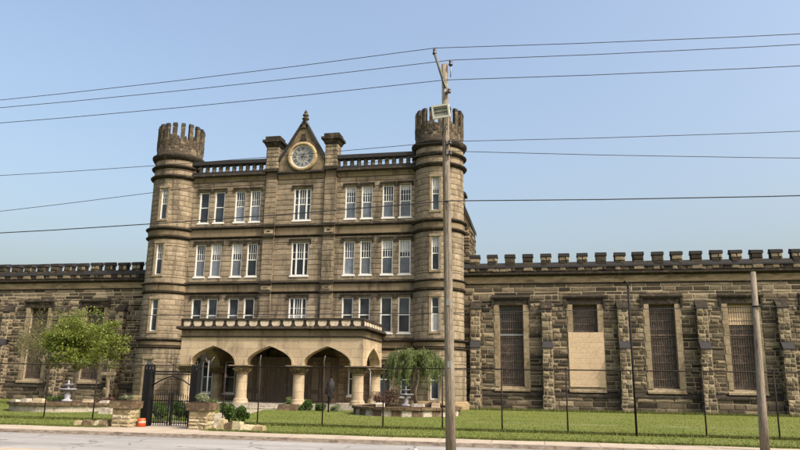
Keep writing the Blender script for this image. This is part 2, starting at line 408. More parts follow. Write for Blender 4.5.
def stones(mb, mapf, u0, u1, z0, z1, holes=(), rows=(.22, .34), lens=(.4, 1.15), prot=(.02, .07), gap=.026, rnd=random, gu=None, wob=1.0, bev=.035, bu=None):
    z = z0
    while z < z1 - .08:
        h = rnd.uniform(*rows)
        if z + h > z1 - .12: h = z1 - z
        segs = [(u0, u1)]
        for a, b, c, d in holes:
            if c < z + h * .5 < d:
                ns = []
                for p, q in segs:
                    if b <= p or a >= q: ns.append((p, q))
                    else:
                        if a > p: ns.append((p, a))
                        if b < q: ns.append((b, q))
                segs = ns
        for p, q in segs:
            u = p
            while u < q - .02:
                L = rnd.uniform(*lens)
                if u + L > q - lens[0] * .6: L = q - u
                g = gap * rnd.uniform(.6, 1.3) / 2; g2 = g if gu is None else gu * rnd.uniform(.5, 1.5) / 2; a, b, c, d = u + g2, u + L - g2, z + g, z + h - g
                if b - a > .03 and d - c > .03:
                    pr = rnd.uniform(*prot); e = min(bev, (b - a) * .25, (d - c) * .25); eu = e if bu is None else bu
                    j = lambda: rnd.uniform(-.012, .012) * wob
                    P = [mapf(a, c, .01), mapf(b, c, .01), mapf(b, d, .01), mapf(a, d, .01),
                         mapf(a + eu + j(), c + e + j(), -pr - j()), mapf(b - eu + j(), c + e + j(), -pr - j()),
                         mapf(b - eu + j(), d - e + j(), -pr - j()), mapf(a + eu + j(), d - e + j(), -pr - j())]
                    mid = mapf((a + b) / 2 + j() * 3, (c + d) / 2 + j(), -pr * 1.35)
                    mb.shared(P + [mid], [(0, 1, 5, 4), (1, 2, 6, 5), (2, 3, 7, 6), (3, 0, 4, 7), (4, 5, 8), (5, 6, 8), (6, 7, 8), (7, 4, 8)])
                u += L
        z += h

# ================================================================== GROUND
b = MB().mat('far'); b.face([(-1500, -400, -.2), (1500, -400, -.2), (1500, 2500, -.2), (-1500, 2500, -.2)])
tag(b.build('ground'), kind='structure')
KY = 20.25
b = MB().mat('road'); b.box(-160, 160, 14.9, KY, -.3, -.11); tag(b.build('road'), kind='structure')
b = MB().mat('kerb'); 
x = -60.0
while x < 60:
    L = random.uniform(1.2, 2.4); b.box(x, x + L - .012, KY, KY + .17, -.3, -.003 + random.uniform(-.012, .004)); x += L
tag(b.build('kerb'), kind='structure')
b = MB().mat('walk')
def walk_edge(x): return 21.85 + .12 * sin(x * .31) + .06 * sin(x * 1.7)
xs = [-60 + i * .5 for i in range(241)]
for a, c in zip(xs, xs[1:]):
    b.face([(a, KY + .17, -.012), (c, KY + .17, -.012), (c, 22.6, -.012), (a, 22.6, -.012)])
tag(b.build('pavement'), kind='structure')
b = MB().mat('walk'); b.box(-160, 160, 12.2, 14.9, -.3, 0); tag(b.build('near_pavement'), kind='structure')
b = MB().mat('grass')
for a, c in zip(xs, xs[1:]):
    if -14.4 < (a + c) / 2 < -10.9: ya = yc = 22.55 if False else 26.0
    else: ya, yc = walk_edge(a), walk_edge(c)
    b.face([(a, ya, 0), (c, yc, 0), (c, 80, 0), (a, 80, 0)])
    b.face([(a, ya, -.2), (c, yc, -.2), (c, yc, 0), (a, ya, 0)])
b.box(-160, -60, 21.9, 80, -.2, 0); b.box(60, 160, 21.9, 80, -.2, 0)
tag(b.build('lawn'), kind='structure')
b = MB().mat('grass'); b.box(-160, 160, -20, 12.2, -.3, -.01); tag(b.build('near_verge'), kind='structure')
b = MB().mat('walk'); b.box(-14.5, -10.75, 22.6, 26.0, -.3, -.01)
b.face([(-13.7, 26, .006), (-12.3, 26, .006), (-15.5, 38.6, .006), (-17.3, 38.6, .006)])
tag(b.build('path'), kind='structure')
b = MB().mat('walk'); xs2 = [-3 + i * .8 for i in range(40)]
for a, c in zip(xs2, xs2[1:]): b.face([(a, 31.3 + .06 * sin(a * 2.1), .006), (c, 31.3 + .06 * sin(c * 2.1), .006), (c, 31.42 + .05 * sin(c * 1.3), .006), (a, 31.42 + .05 * sin(a * 1.3), .006)])
tag(b.build('worn_track'), kind='structure')
# grass blades
b = MB().mat('blade'); R = random.Random(3)
def blade(x, y, h):
    a = R.uniform(0, 2 * pi); w = .012 + .006 * R.random(); dx, dy = cos(a) * w, sin(a) * w
    lx, ly = R.uniform(-.5, .5) * h, R.uniform(-.5, .5) * h
    i = len(b.v); b.v += [(x - dx, y - dy, 0), (x + dx, y + dy, 0), (x + lx, y + ly, h)]; b.f.append([i, i + 1, i + 2]); b.uv.append([(0, 0), (1, 0), (.5, 1)]); b.mi.append(0); b.sm.append(False)
cnt = 0
while cnt < 36000:
    y = 21.9 + (R.random() ** 1.7) * 23; x = R.uniform(-1.0 * y, .42 * y)
    if -14.6 < x < -10.8 and y < 26.1: continue
    if y < walk_edge(x) + .02: continue
    blade(x, y, R.uniform(.02, .05)); cnt += 1
for _ in range(9000):       # unmown strip along the fence and scruffy kerbside edge
    x = R.uniform(-26, 10)
    if -14.2 < x < -11.2: continue
    blade(x, 25.3 + R.gauss(0, .06), R.uniform(.06, .16))
for _ in range(7000):
    x = R.uniform(-24, 8)
    if -14.6 < x < -10.7: continue
    blade(x, walk_edge(x) + abs(R.gauss(0, .05)), R.uniform(.03, .08))
for _ in range(7000):
    x = R.uniform(-5, 17); blade(x, 46.1 - abs(R.gauss(0, .18)), R.uniform(.06, .2))
tag(b.build('grass_blades', origin=(0, 0, 0)), 'short green grass blades growing over the front lawn', 'grass', kind='stuff')

# ================================================================== WINDOWS
def window(parent, x0, x1, z0, z1, Y, lights=3, upper=True, glass='glass', lower='blind', sill=True, hood=True, wide=False, pane_y=.16):
    """white sash window: frame is the part, panes and sill its pieces"""
    f = MB().mat('white'); yf = Y + .10; t = .07
    f.box(x0, x0 + t, yf - .06, yf + .12, z0, z1); f.box(x1 - t, x1, yf - .06, yf + .12, z0, z1)
    f.box(x0 + t, x1 - t, yf, yf + .12, z1 - t, z1); f.box(x0 + t, x1 - t, yf, yf + .12, z0, z0 + t)
    zm = z0 + (z1 - z0) * .49
    if wide:
        w = (x1 - x0)
        bays = [(x0 + t, x0 + w * .24), (x0 + w * .24 + .09, x1 - w * .24 - .09), (x1 - w * .24, x1 - t)]
        for c in (x0 + w * .24, x1 - w * .24 - .09): f.box(c, c + .09, yf - .02, yf + .12, z0 + t, z1 - t)
    else: bays = [(x0 + t, x1 - t)]
    for a, c in bays:
        f.box(a, c, yf + .02, yf + .08, zm, zm + .055)
        k = (lights if not wide else (1 if c - a < .3 else 3))
        if upper:
            for i in range(1, k): xx = a + (c - a) * i / k; f.box(xx - .014, xx + .014, yf + .03, yf + .07, zm + .055, z1 - t)
            zz = zm + (z1 - t - zm) * .45; f.box(a, c, yf + .032, yf + .068, zz - .012, zz + .012)
    fo = f.build('window', parent)
    g = MB().mat(glass); g.box(x0 + .01, x1 - .01, Y + pane_y + .0, Y + pane_y + .02, zm + .03, z1 - .01); g.build('pane', fo)
    g = MB().mat(lower); g.box(x0 + .01, x1 - .01, Y + pane_y - .02, Y + pane_y, z0 + .01, zm + .03); g.build('pane', fo)
    bh = random.random()
    if bh < .4 and upper:
        zz = z1 - (z1 - z0) * random.uniform(.15, .42); q = MB().mat('curtain'); q.box(x0 + .02, x1 - .02, Y + pane_y - .012 - (.0), Y + pane_y + .0 - .004, max(zz, zm + .05), z1 - .02); q.build('blind', fo)
    if sill:
        q = MB().mat('white'); q.box(x0 - .07, x1 + .07, Y - .07, Y + .09, z0 - .11, z0 - .002); q.build('sill', fo)
    if hood:
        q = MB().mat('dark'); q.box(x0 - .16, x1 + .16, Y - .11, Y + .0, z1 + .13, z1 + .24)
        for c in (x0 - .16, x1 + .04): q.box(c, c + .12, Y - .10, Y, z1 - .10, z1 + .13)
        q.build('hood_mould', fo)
    return fo

# ================================================================== MAIN BLOCK
YF = 45.5; XC = -16.3; TL, TR, TY, TRAD = -26.3, -6.62, 46.0, 1.66
B = thing('prison_building', (XC, YF, 0), 'central castle-like sandstone prison block with two round towers and a clock gable', 'building')
WL = [(-24.12, -23.36), (-22.94, -22.16), (-21.36, -20.58), (-20.2, -19.42)]
WR = [(-13.14, -12.36), (-11.97, -11.19), (-10.48, -9.68), (-9.28, -8.46)]
CW = (-16.91, -15.65)
F3, F2, F1, F0 = (12.64, 14.93), (8.72, 11.05), (4.82, 7.17), (.75, 2.85)
holes = []
for fz in (F3, F2, F1):
    for a, c in WL + WR + [CW]: holes.append((a, c, fz[0], fz[1]))
ground_w = [(-24.1, -23.3), (-22.95, -22.15), (-21.3, -20.5), (-12.55, -11.75), (-10.48, -9.68), (-9.05, -8.3)]
for a, c in ground_w: holes.append((a, c, *F0))
w = MB().mat('joint'); w.panel(flat_map(YF), TL, TR, 0, 16.2, holes, .30)
rw = random.Random(12)
w.mat('block')
BAND = [(TL, TR, 3.6, 4.45), (TL, TR, 7.45, 8.34), (TL, TR, 11.4, 12.34), (-19.01, -18.18, 0, 16.2), (-14.62, -13.78, 0, 16.2)]
def facade_rows(z0, z1, extra):
    stones(w, flat_map(YF), TL, TR, z0, z1, [h for h in holes] + extra, (.33, .41), (.6, 1.9), (.012, .026), .024, rw, .005, .15, .018, .006)
for z0, z1 in ((0, .75), (.75, 2.85), (2.85, 3.66), (4.45, 4.82), (4.82, 7.17), (7.17, 7.47), (8.34, 8.72), (8.72, 11.05), (11.05, 11.42), (12.34, 12.64), (12.64, 14.93), (14.93, 15.62)):
    facade_rows(z0, z1, [(-19.01, -18.18, 0, 17), (-14.62, -13.78, 0, 17)])
# sides, back and parapet backing
w.face([(TL, 62, 0), (TL, YF, 0), (TL, YF, 16.2), (TL, 62, 16.2)]); w.face([(TR, YF, 0), (TR, 62, 0), (TR, 62, 16.2), (TR, YF, 16.2)])
w.face([(TR, 62, 0), (TL, 62, 0), (TL, 62, 16.2), (TR, 62, 16.2)])
w.build('facade_wall', B)
q = MB().mat('roof'); q.face([(TL, YF + .5, 16.05), (TR, YF + .5, 16.05), (TR, 61.9, 16.05), (TL, 61.9, 16.05)])
q.box(TL + 4, TR - 4, 50, 58, 16.06, 16.5); q.build('roof', B)
# horizontal bands between the storeys
def bands(x0, x1, y):
    for zt, zb in ((12.12, 11.55), (8.12, 7.6), (4.22, 3.82)):
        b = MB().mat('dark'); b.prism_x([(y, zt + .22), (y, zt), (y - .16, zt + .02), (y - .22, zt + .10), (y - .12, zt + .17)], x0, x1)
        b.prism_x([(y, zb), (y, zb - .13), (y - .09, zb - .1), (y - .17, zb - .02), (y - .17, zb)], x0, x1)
        b.mat('trim'); b.box(x0, x1, y - .06, y, zb, zt, 'b')
        b.build('string_course', B)
bands(TL + 1.5, -19.01, YF); bands(-18.18, -14.62, YF); bands(-13.78, TR - 1.5, YF)
# pilasters
for x0, x1 in ((-19.01, -18.18), (-14.62, -13.78)):
    p = MB().mat('joint'); y = YF - .19
    p.box(x0 + .02, x1 - .02, y, YF, 0, 16.2, 'b'); p.mat('block')
    stones(p, flat_map(y), x0, x1, 0, 15.62, (), (.33, .41), (.6, 1.9), (.012, .024), .024, rw, .005, .15, .018, .006); stones(p, lambda u, z, d: (x1 - .02 - d, y + u, z), 0, .19, 0, 15.62, (), (.33, .41), (.6, 1.9), (.01, .02), .024, rw, .005, .15, .018, .006)
    y = YF - .22
    for zt, zb in ((12.12, 11.55), (8.12, 7.6)):
        p.mat('dark'); p.box(x0 - .06, x1 + .06, y - .2, YF - .21, zt, zt + .2); p.box(x0 - .05, x1 + .05, y - .14, YF - .21, zb - .12, zb)
        p.mat('portico'); p.box(x0 + .12, x1 - .12, y - .05, y, zb + .14, zt - .14)
        p.mat('dark'); p.box(x0 + .3, x1 - .3, y - .07, y - .05, zb + .24, zt - .24)
    p.build('pilaster', B)
# windows
low_cycle = ['blind', 'glass', 'blind', 'curtain', 'glass']
k = 0
for fz, nm in ((F3, 3), (F2, 2), (F1, 1)):
    for i, (a, c) in enumerate(WL + WR):
        g = 'glass'; lo = 'blind' if (i >= 4 and nm != 1) else 'glass'
        if nm == 3 and i in (2, 3, 5): lo = 'blind'
        if nm == 2 and i in (0, 1, 2): lo = 'blind'
        if nm == 1 and i == 1: lo = 'blind'
        window(B, a, c, fz[0], fz[1], YF, 4 if nm > 1 else 1, nm > 1 and not (nm == 3 and i < 2), 'glass', lo)
    window(B, CW[0], CW[1], fz[0], fz[1], YF, 3, True, 'glass', 'glass' if nm > 1 else 'curtain', wide=True)
for a, c in ground_w: window(B, a, c, *F0, YF, 1, False, 'glass', 'glass', hood=a > -11 or a < -23)
# small corbel heads between hoods
for fz in (F3, F2, F1):
    for a, c in WL + WR + [CW]:
        pass
# top cornice and balustrades
def cornice(x0, x1):
    b = MB().mat('trim'); y = YF
    b.prism_x([(y, 15.95), (y, 15.62), (y - .07, 15.64), (y - .12, 15.8), (y - .22, 15.95)], x0, x1)
    b.mat('dark'); b.prism_x([(y, 16.2), (y, 15.955), (y - .3, 15.97), (y - .36, 16.06), (y - .3, 16.2)], x0, x1); return b.build('cornice', B)
cornice(TL + 1.4, -19.06); cornice(-18.13, -14.67); cornice(-13.73, TR - 1.4)
b = MB().mat('facade')
def balustrade(x0, x1, n):
    b = MB().mat('slate'); y = YF - .25
    b.box(x0, x1, y, y + .45, 16.2, 16.38); b.box(x0, x1, y - .06, y + .5, 16.93, 17.2); b.box(x0, x1, y + .03, y + .42, 16.86, 16.93)
    bo = b.build('balustrade', B); pitch = (x1 - x0) / n
    c = MB().mat('crown'); xc = x0 + pitch * .0
    c.lathe(0, 0, [(.14, 16.38), (.19, 16.41), (.17, 16.46), (.15, 16.55), (.17, 16.66), (.15, 16.76), (.19, 16.83), (.15, 16.86)], 12)
    c.v = [(vx * .95 + x0 + .02, vy * .8 + y + .22, vz) for vx, vy, vz in c.v]
    first = c.build('baluster', bo)
    for i in range(1, n + 1): copy_part(first, bo, (pitch * i - (.04 if i == n else 0), 0, 0))
    
balustrade(TL + 1.55, -19.0, 11); balustrade(-13.75, TR - 1.6, 11)
# chimney-like turrets on the pilasters
for xc in (-18.6, -14.19):
    b = MB().mat('joint'); y0, y1 = YF - .3, YF + .55
    b.box(xc - .45, xc + .45, y0 + .02, y1, 16.2, 18.05); b.mat('block')
    stones(b, flat_map(y0 + .02), xc - .46, xc + .46, 16.4, 18.05, (), (.26, .32), (.3, .7), (.01, .03), .03, rw, .014, .3, .016); stones(b, lambda u, z, d: (xc + .45 - d, y0 + .02 + u, z), 0, y1 - y0, 16.4, 18.05, (), (.26, .32), (.3, .5), (.01, .02), .03, rw, .014, .3, .016); stones(b, lambda u, z, d: (xc - .45 + d, y1 - u, z), 0, y1 - y0, 16.4, 18.05, (), (.26, .32), (.3, .5), (.01, .02), .03, rw, .014, .3, .016)
    b.mat('dark'); b.box(xc - .53, xc + .53, y0 - .06, y1 + .06, 16.2, 16.42)
    b.hexa([(xc - .50, y0 - .03, 18.05), (xc + .50, y0 - .03, 18.05), (xc + .50, y1 + .03, 18.05), (xc - .50, y1 + .03, 18.05)],
           [(xc - .64, y0 - .18, 18.38), (xc + .64, y0 - .18, 18.38), (xc + .64, y1 + .18, 18.38), (xc - .64, y1 + .18, 18.38)])
    b.mat('dark'); b.box(xc - .72, xc + .72, y0 - .25, y1 + .25, 18.38, 18.56); b.box(xc - .56, xc + .56, y0 - .1, y1 + .1, 18.56, 18.84)
    b.build('parapet_pier', B)
# gable with the clock
gy = YF - .18; GX = -16.33
b = MB().mat('gable')
b.prism_y([(-18.08, 16.2), (-14.72, 16.2), (-14.72, 16.9), (GX + .12, 19.75), (GX - .12, 19.75), (-18.08, 16.9)], gy, gy + .5)
gab = b.build('gable', B)
b = MB().mat('slate')
for sgn, xe in ((-1, -18.12), (1, -14.66)):
    p0 = Vector((xe, 0, 17.0)); p1 = Vector((GX, 0, 19.95)); d = (p1 - p0).normalized(); n = Vector((-d.z * 1, 0, d.x)) * (1 if sgn < 0 else -1)
    A, Bq = p0 - n * .085, p1 - n * .085; Cq, D = p1 + n * .085, p0 + n * .085
    prof = [(A.x, A.z), (Bq.x, Bq.z), (Cq.x, Cq.z), (D.x, D.z)]
    if sgn < 0: prof = prof[::-1]
    b.prism_y(prof, gy - .1, gy + .6)
b.build('gable_coping', gab)
b = MB().mat('crown'); b.lathe(GX, gy + .2, [(.2, 19.5), (.24, 19.8), (.15, 19.95), (.12, 20.05), (.24, 20.12), (.27, 20.2), (.15, 20.27), (.13, 20.33), (.22, 20.4), (.22, 20.5), (.10, 20.56), (.10, 20.6), (.14, 20.66), (.07, 20.78), (.0, 20.92)], 12)
b.box(GX - .27, GX + .27, gy - .1, gy + .5, 19.4, 19.62); b.build('finial', gab)
# clock: a carved stone ring round a white dial
def disc_y(b, cx, cz, prof, seg=48):
    """prof [(radius, y)] swept round the y axis"""
    i0 = len(b.v)
    for r, y in prof:
        for k in range(seg): a = 2 * pi * k / seg; b.v.append((cx + r * cos(a), y, cz + r * sin(a)))
    for j in range(len(prof) - 1):
        for k in range(seg):
            k2 = (k + 1) % seg; b.f.append([i0 + j * seg + k, i0 + j * seg + k2, i0 + (j + 1) * seg + k2, i0 + (j + 1) * seg + k])
            b.uv.append([(0, 0)] * 4); b.mi.append(b.cm); b.sm.append(False)
CZ = 17.22
b = MB().mat('gold'); disc_y(b, GX, CZ, [(1.08, gy), (1.08, gy - .18), (1.0, gy - .25), (.90, gy - .25), (.86, gy - .14), (.84, gy - .06)])
ck = b.build('clock_surround', gab)
b = MB().mat('white'); disc_y(b, GX, CZ, [(.84, gy - .05), (.84, gy - .09), (.78, gy - .09)])
b.mat('lens'); disc_y(b, GX, CZ, [(.78, gy - .075), (0.001, gy - .075)])
dial = b.build('clock_face', gab)
b = MB().mat('iron')
ROM = ['XII', 'I', 'II', 'III', 'IIII', 'V', 'VI', 'VII', 'VIII', 'IX', 'X', 'XI']
def stroke(x0, z0, x1, z1, w, y):
    d = Vector((x1 - x0, 0, z1 - z0)).normalized(); n = Vector((-d.z, 0, d.x)) * w / 2
    b.face([(x0 - n.x, y, z0 - n.z), (x1 - n.x, y, z1 - n.z), (x1 + n.x, y, z1 + n.z), (x0 + n.x, y, z0 + n.z)])
for h, txt in enumerate(ROM):
    ang = pi / 2 - h * pi / 6; W = {'I': .055, 'V': .09, 'X': .10}; tot = sum(W[c] for c in txt); off = -tot / 2
    ca, sa = cos(ang), sin(ang); tx, tz = sa, -ca
    def P(u, v): return (GX + ca * (.57 + v) + tx * u, CZ + sa * (.57 + v) + tz * u)
    for c in txt:
        a, e = off + .008, off + W[c] - .008; m = (a + e) / 2
        for (u0, v0, u1, v1) in {'I': [(m, -.09, m, .10)], 'V': [(a, .10, m, -.09), (m, -.09, e, .10)], 'X': [(a, .10, e, -.09), (a, -.09, e, .10)]}[c]:
            p, q = P(u0, v0), P(u1, v1); stroke(p[0], p[1], q[0], q[1],   .026, gy - .083)
        off += W[c]
for i in range(60):
    a = i * pi / 30; stroke(GX + cos(a) * .70, CZ + sin(a) * .70, GX + cos(a) * .755, CZ + sin(a) * .755, .02, gy - .083)
for i in range(12):
    a = i * pi / 6 + .26; stroke(GX + cos(a) * .10, CZ + sin(a) * .10, GX + cos(a) * .36, CZ + sin(a) * .36, .022, gy - .083)
b.build('numerals', gab)
b = MB().mat('iron')
for a, L, wd in ((radians(62), .30, .04), (radians(-8), .46, .028)):
    stroke(GX - cos(a) * .1, CZ - sin(a) * .1, GX + cos(a) * L, CZ + sin(a) * L, wd, gy - .10 - wd * .1)
disc_y(b, GX, CZ, [(.05, gy - .09), (.05, gy - .12), (0.001, gy - .12)], 16)
b.build('clock_hands', gab)
b = MB().mat('dark'); b.box(GX - .22, GX + .22, gy - .08, gy, 18.45, 18.6); b.box(GX - .15, GX + .15, gy - .06, gy, 18.6, 18.95); b.build('carved_panel', gab)

# ---- towers
def tower(cx, wall_sgn):
    prof_r = TRAD; hw = .27
    hs = [(-hw, hw, 12.76, 15.05), (-hw, hw, 8.76, 11.0), (-hw, hw, 4.83, 7.04), (-hw - .02, hw + .02, .62, 2.95)]
    w = MB().mat('joint')
    cm = cyl_map(cx, TY, prof_r)
    hsu = [h for h in hs[:3]]
    w.panel(cm, -pi * prof_r, pi * prof_r, 3.75, 17.75, hsu, .28, .17)
    r2 = prof_r + .12
    w.panel(cyl_map(cx, TY, r2), -pi * r2, pi * r2, 0, 3.75, [(-hw, hw, .62, 2.95)], .4, .17)
    w.mat('block'); rt = random.Random(int(-cx * 7))
    for z0, z1 in ((4.35, 4.83), (4.83, 7.04), (7.04, 7.5), (8.2, 8.76), (8.76, 11.0), (11.0, 11.45), (12.25, 12.76), (12.76, 15.05), (15.05, 15.85), (16.1, 16.6), (16.85, 17.25)):
        stones(w, cm, -pi * prof_r, pi * prof_r, z0, z1, hsu, (.32, .4), (.3, .42), (.014, .020), .022, rt, .003, .1, .016, .003)
    for z0, z1 in ((.5, 2.95), (2.95, 3.72)): stones(w, cyl_map(cx, TY, r2), -pi * r2, pi * r2, z0, z1, [(-hw, hw, .62, 2.95)], (.32, .4), (.3, .42), (.014, .020), .022, rt, .003, .1, .016, .003)
    w.mat('facade'); w.lathe(cx, TY, [(r2 + .22, 0), (r2 + .22, .35), (r2 + .1, .5), (r2, .52)], 64)
    w.lathe(cx, TY, [(prof_r, 17.7), (prof_r - .05, 17.72)], 64)
    t = w.build('tower', B)
    def ring(zs, mat='dark', name='ring_moulding'):
        b = MB().mat(mat); b.lathe(cx, TY, zs, 64); b.build(name, t)
    r = prof_r
    def roll(z, out, h): return [(r - .02, z - h), (r + out * .4, z - h * .8), (r + out * .9, z - h * .25), (r + out, z), (r + out * .85, z + h * .22), (r - .02, z + h * .36)]
    ring(roll(15.98, .26, .22)); ring(roll(16.72, .24, .2)); ring([(r - .02, 17.2), (r + .1, 17.24), (r + .26, 17.5), (r + .26, 17.6), (r + .08, 17.72), (r - .1, 17.74)])
    ring(roll(12.12, .26, .2)); ring(roll(11.5, .2, .16)); ring(roll(8.15, .2, .14)); ring(roll(7.55, .16, .12)); ring(roll(4.28, .24, .16)); ring(roll(3.76, .26, .13))
    for z0, z1 in ((11.6, 12.0), (7.65, 8.05), (3.9, 4.15)): ring([(r + .07, z0), (r + .09, z1)], 'trim')
    # crown: corbelled drum and tall merlons
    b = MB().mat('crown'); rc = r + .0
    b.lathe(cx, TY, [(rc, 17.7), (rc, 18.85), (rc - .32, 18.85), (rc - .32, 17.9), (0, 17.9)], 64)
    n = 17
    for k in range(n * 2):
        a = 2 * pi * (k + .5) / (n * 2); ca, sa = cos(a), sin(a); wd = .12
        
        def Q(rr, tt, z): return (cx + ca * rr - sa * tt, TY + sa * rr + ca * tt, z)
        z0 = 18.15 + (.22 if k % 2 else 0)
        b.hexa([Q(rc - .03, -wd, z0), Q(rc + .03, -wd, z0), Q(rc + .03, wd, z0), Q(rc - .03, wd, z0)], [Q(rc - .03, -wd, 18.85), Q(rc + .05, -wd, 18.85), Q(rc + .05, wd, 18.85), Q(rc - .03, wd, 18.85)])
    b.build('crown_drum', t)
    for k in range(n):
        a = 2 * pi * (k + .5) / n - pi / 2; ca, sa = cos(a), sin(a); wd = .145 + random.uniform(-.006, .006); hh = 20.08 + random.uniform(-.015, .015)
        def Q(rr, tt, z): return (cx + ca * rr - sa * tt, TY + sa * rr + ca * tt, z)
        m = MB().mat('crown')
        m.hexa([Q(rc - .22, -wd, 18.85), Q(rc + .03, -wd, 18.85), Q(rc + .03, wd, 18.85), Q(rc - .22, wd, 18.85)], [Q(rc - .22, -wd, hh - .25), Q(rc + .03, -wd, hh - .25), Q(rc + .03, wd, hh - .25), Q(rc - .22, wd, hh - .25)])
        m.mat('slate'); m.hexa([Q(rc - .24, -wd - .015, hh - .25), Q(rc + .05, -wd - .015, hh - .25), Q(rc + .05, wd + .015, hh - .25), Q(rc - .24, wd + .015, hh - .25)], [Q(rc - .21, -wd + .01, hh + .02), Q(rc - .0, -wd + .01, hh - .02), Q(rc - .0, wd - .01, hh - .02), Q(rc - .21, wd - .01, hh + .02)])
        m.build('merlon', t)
    # windows
    for j, (a, c, z0, z1) in enumerate(hs):
        y = TY - prof_r if j < 3 else TY - prof_r - .12
        lo = 'curtain' if (cx == TR and j == 2) else 'glass'
        window(B, cx + a, cx + c, z0, z1, y + .04, 3 if j < 2 else 1, True, 'glass', lo, sill=False, hood=False)
    # dressed surrounds
    for j, (a, c, z0, z1) in enumerate(hs):
        y = TY - prof_r - (.0 if j < 3 else .12)
        b = MB().mat('jamb'); b.box(cx + a - .12, cx + c + .12, y - .06, y + .06, z0 - .14, z0); b.box(cx + a - .14, cx + c + .14, y - .05, y + .06, z1, z1 + .16)
        for xx in (cx + a - .12, cx + c): b.box(xx, xx + .12, y - .02, y + .06, z0, z1)
        b.build('window_surround', t)
    return t
tower(TL, -1); tower(TR, 1)
# rough stone bay on the right side of the block, with a raked gable and little chimney
b = MB().mat('wing'); bx = -5.12
bay_map = lambda u, z, d: (u, 52 + d, z)
for (x0, x1, z0, z1) in ((TR, bx, 0, 12.8), (TR, bx - .12, 12.8, 13.4)): stones(b, bay_map, x0, x1, z0, z1)
stones(b, lambda u, z, d: (bx - d, u, z), 52, 56.5, 0, 13.4)
b.mat('facade'); b.box(TR, bx - .04, 52.04, 56.5, 0, 13.4)
b.prism_y([(TR, 13.4), (bx, 13.4), (bx, 13.6), (-5.62, 15.0), (TR, 16.3)], 52.02, 56.5)
b.mat('slate'); b.prism_y([(bx + .10, 13.42), (bx + .10, 13.75), (-5.60, 15.25), (-5.95, 15.25)], 51.9, 56.6)
b.build('side_bay', B)
b = MB().mat('trim'); b.box(-6.3, -5.55, 52.1, 53, 15.0, 16.0); b.mat('slate'); b.prism_y([(-6.3, 16.0), (-5.38, 15.75), (-5.38, 15.95), (-6.0, 16.5)], 52, 53.1)
b.build('side_chimney', B)

# ---- portico
PY = 40.5; PX0, PX1 = -22.3, -10.3; PCOL = [-21.58, -17.94, -14.3, -10.66]
def arch_curve(a, c, zs, za, n=10):
    """four-centred arch outline from left springing to right springing"""
    pts = [(a, zs)]; m = (a + c) / 2; zs2 = zs + .08
    for i in range(2 * n + 1):
        t = (i / (2 * n)) ** 1.9
        pts.append((a + (m - a) * t, zs2 + (za - zs2) * (t ** .455)))
    right = [(2 * m - x, z) for x, z in pts[:-1]][::-1]
    return pts + right
def arch_wall(b, frame, u0, u1, arches, zs, za, ztop, th):
    """frame(u, z, d) -> xyz ; solid wall above springing line zs with arch openings cut"""
    cur = u0
    for a, c in arches + [(u1, None)]:
        for d in (0, th):
            P = [frame(cur, zs, d), frame(a, zs, d), frame(a, ztop, d), frame(cur, ztop, d)]
            b.face(P if d == 0 else P[::-1], [(cur, zs), (a, zs), (a, ztop), (cur, ztop)] if d == 0 else [(cur, ztop), (a, ztop), (a, zs), (cur, zs)])
        b.face([frame(cur, zs, 0), frame(cur, zs, th), frame(a, zs, th), frame(a, zs, 0)])
        if c is None: break
        cv = arch_curve(a, c, zs, za)
        for (p, q) in zip(cv, cv[1:]):
            b.face([frame(p[0], p[1], 0), frame(q[0], q[1], 0), frame(q[0], ztop, 0), frame(p[0], ztop, 0)], [p, q, (q[0], ztop), (p[0], ztop)])
            b.face([frame(p[0], p[1], th), frame(p[0], ztop, th), frame(q[0], ztop, th), frame(q[0], q[1], th)], [p, (p[0], ztop), (q[0], ztop), q])
            b.face([frame(p[0], p[1], 0), frame(p[0], p[1], th), frame(q[0], q[1], th), frame(q[0], q[1], 0)])
        # raised arch moulding
        pr = .05; mw = .13
        for k, (p, q) in enumerate(zip(cv, cv[1:])):
            def off(i):
                p0 = cv[max(i - 1, 0)]; p1 = cv[min(i + 1, len(cv) - 1)]; dx, dz = p1[0] - p0[0], p1[1] - p0[1]; L = sqrt(dx * dx + dz * dz); return (cv[i][0] - dz / L * mw, cv[i][1] + dx / L * mw)
            po, qo = off(k), off(k + 1)
            b.face([frame(*p, -pr), frame(*q, -pr), frame(*qo, -pr), frame(*po, -pr)]); b.face([frame(*po, -pr), frame(*qo, -pr), frame(*qo, 0), frame(*po, 0)])
            b.face([frame(*p, 0), frame(*q, 0), frame(*q, -pr), frame(*p, -pr)])
        cur = c
b = MB().mat('portico'); ZS, ZA = 2.52, 3.66
arch_wall(b, lambda u, z, d: (u, PY + d, z), PX0 + .35, PX1, [(c0 + .37, c1 - .37) for c0, c1 in zip(PCOL, PCOL[1:])], ZS, ZA, 4.18, .62)
arch_wall(b, lambda u, z, d: (PX1 - d, u, z), PY, YF, [(PY + .75, YF - .75)], ZS, ZA, 4.18, .62)
arch_wall(b, lambda u, z, d: (PX0 + .35 + d, PY + YF - u, z), PY, YF, [(PY + .75, YF - .75)], ZS, ZA, 4.18, .62)
b.build('portico_arcade', B)
b = MB()
b.mat('dark'); sx0, sx1 = PX0 + .35, PX1
def belt(o, z0, z1, o1=None):
    o1 = o if o1 is None else o1
    b.hexa([(sx0 - o, PY - o, z0), (sx1 + o, PY - o, z0), (sx1 + o, YF, z0), (sx0 - o, YF, z0)], [(sx0 - o1, PY - o1, z1), (sx1 + o1, PY - o1, z1), (sx1 + o1, YF, z1), (sx0 - o1, YF, z1)])
belt(.08, 4.18, 4.25); b.mat('trim'); belt(.02, 4.25, 4.6); b.mat('dark'); belt(.1, 4.6, 4.68, .28); belt(.32, 4.68, 4.83, .26)
b.build('portico_cornice', B)
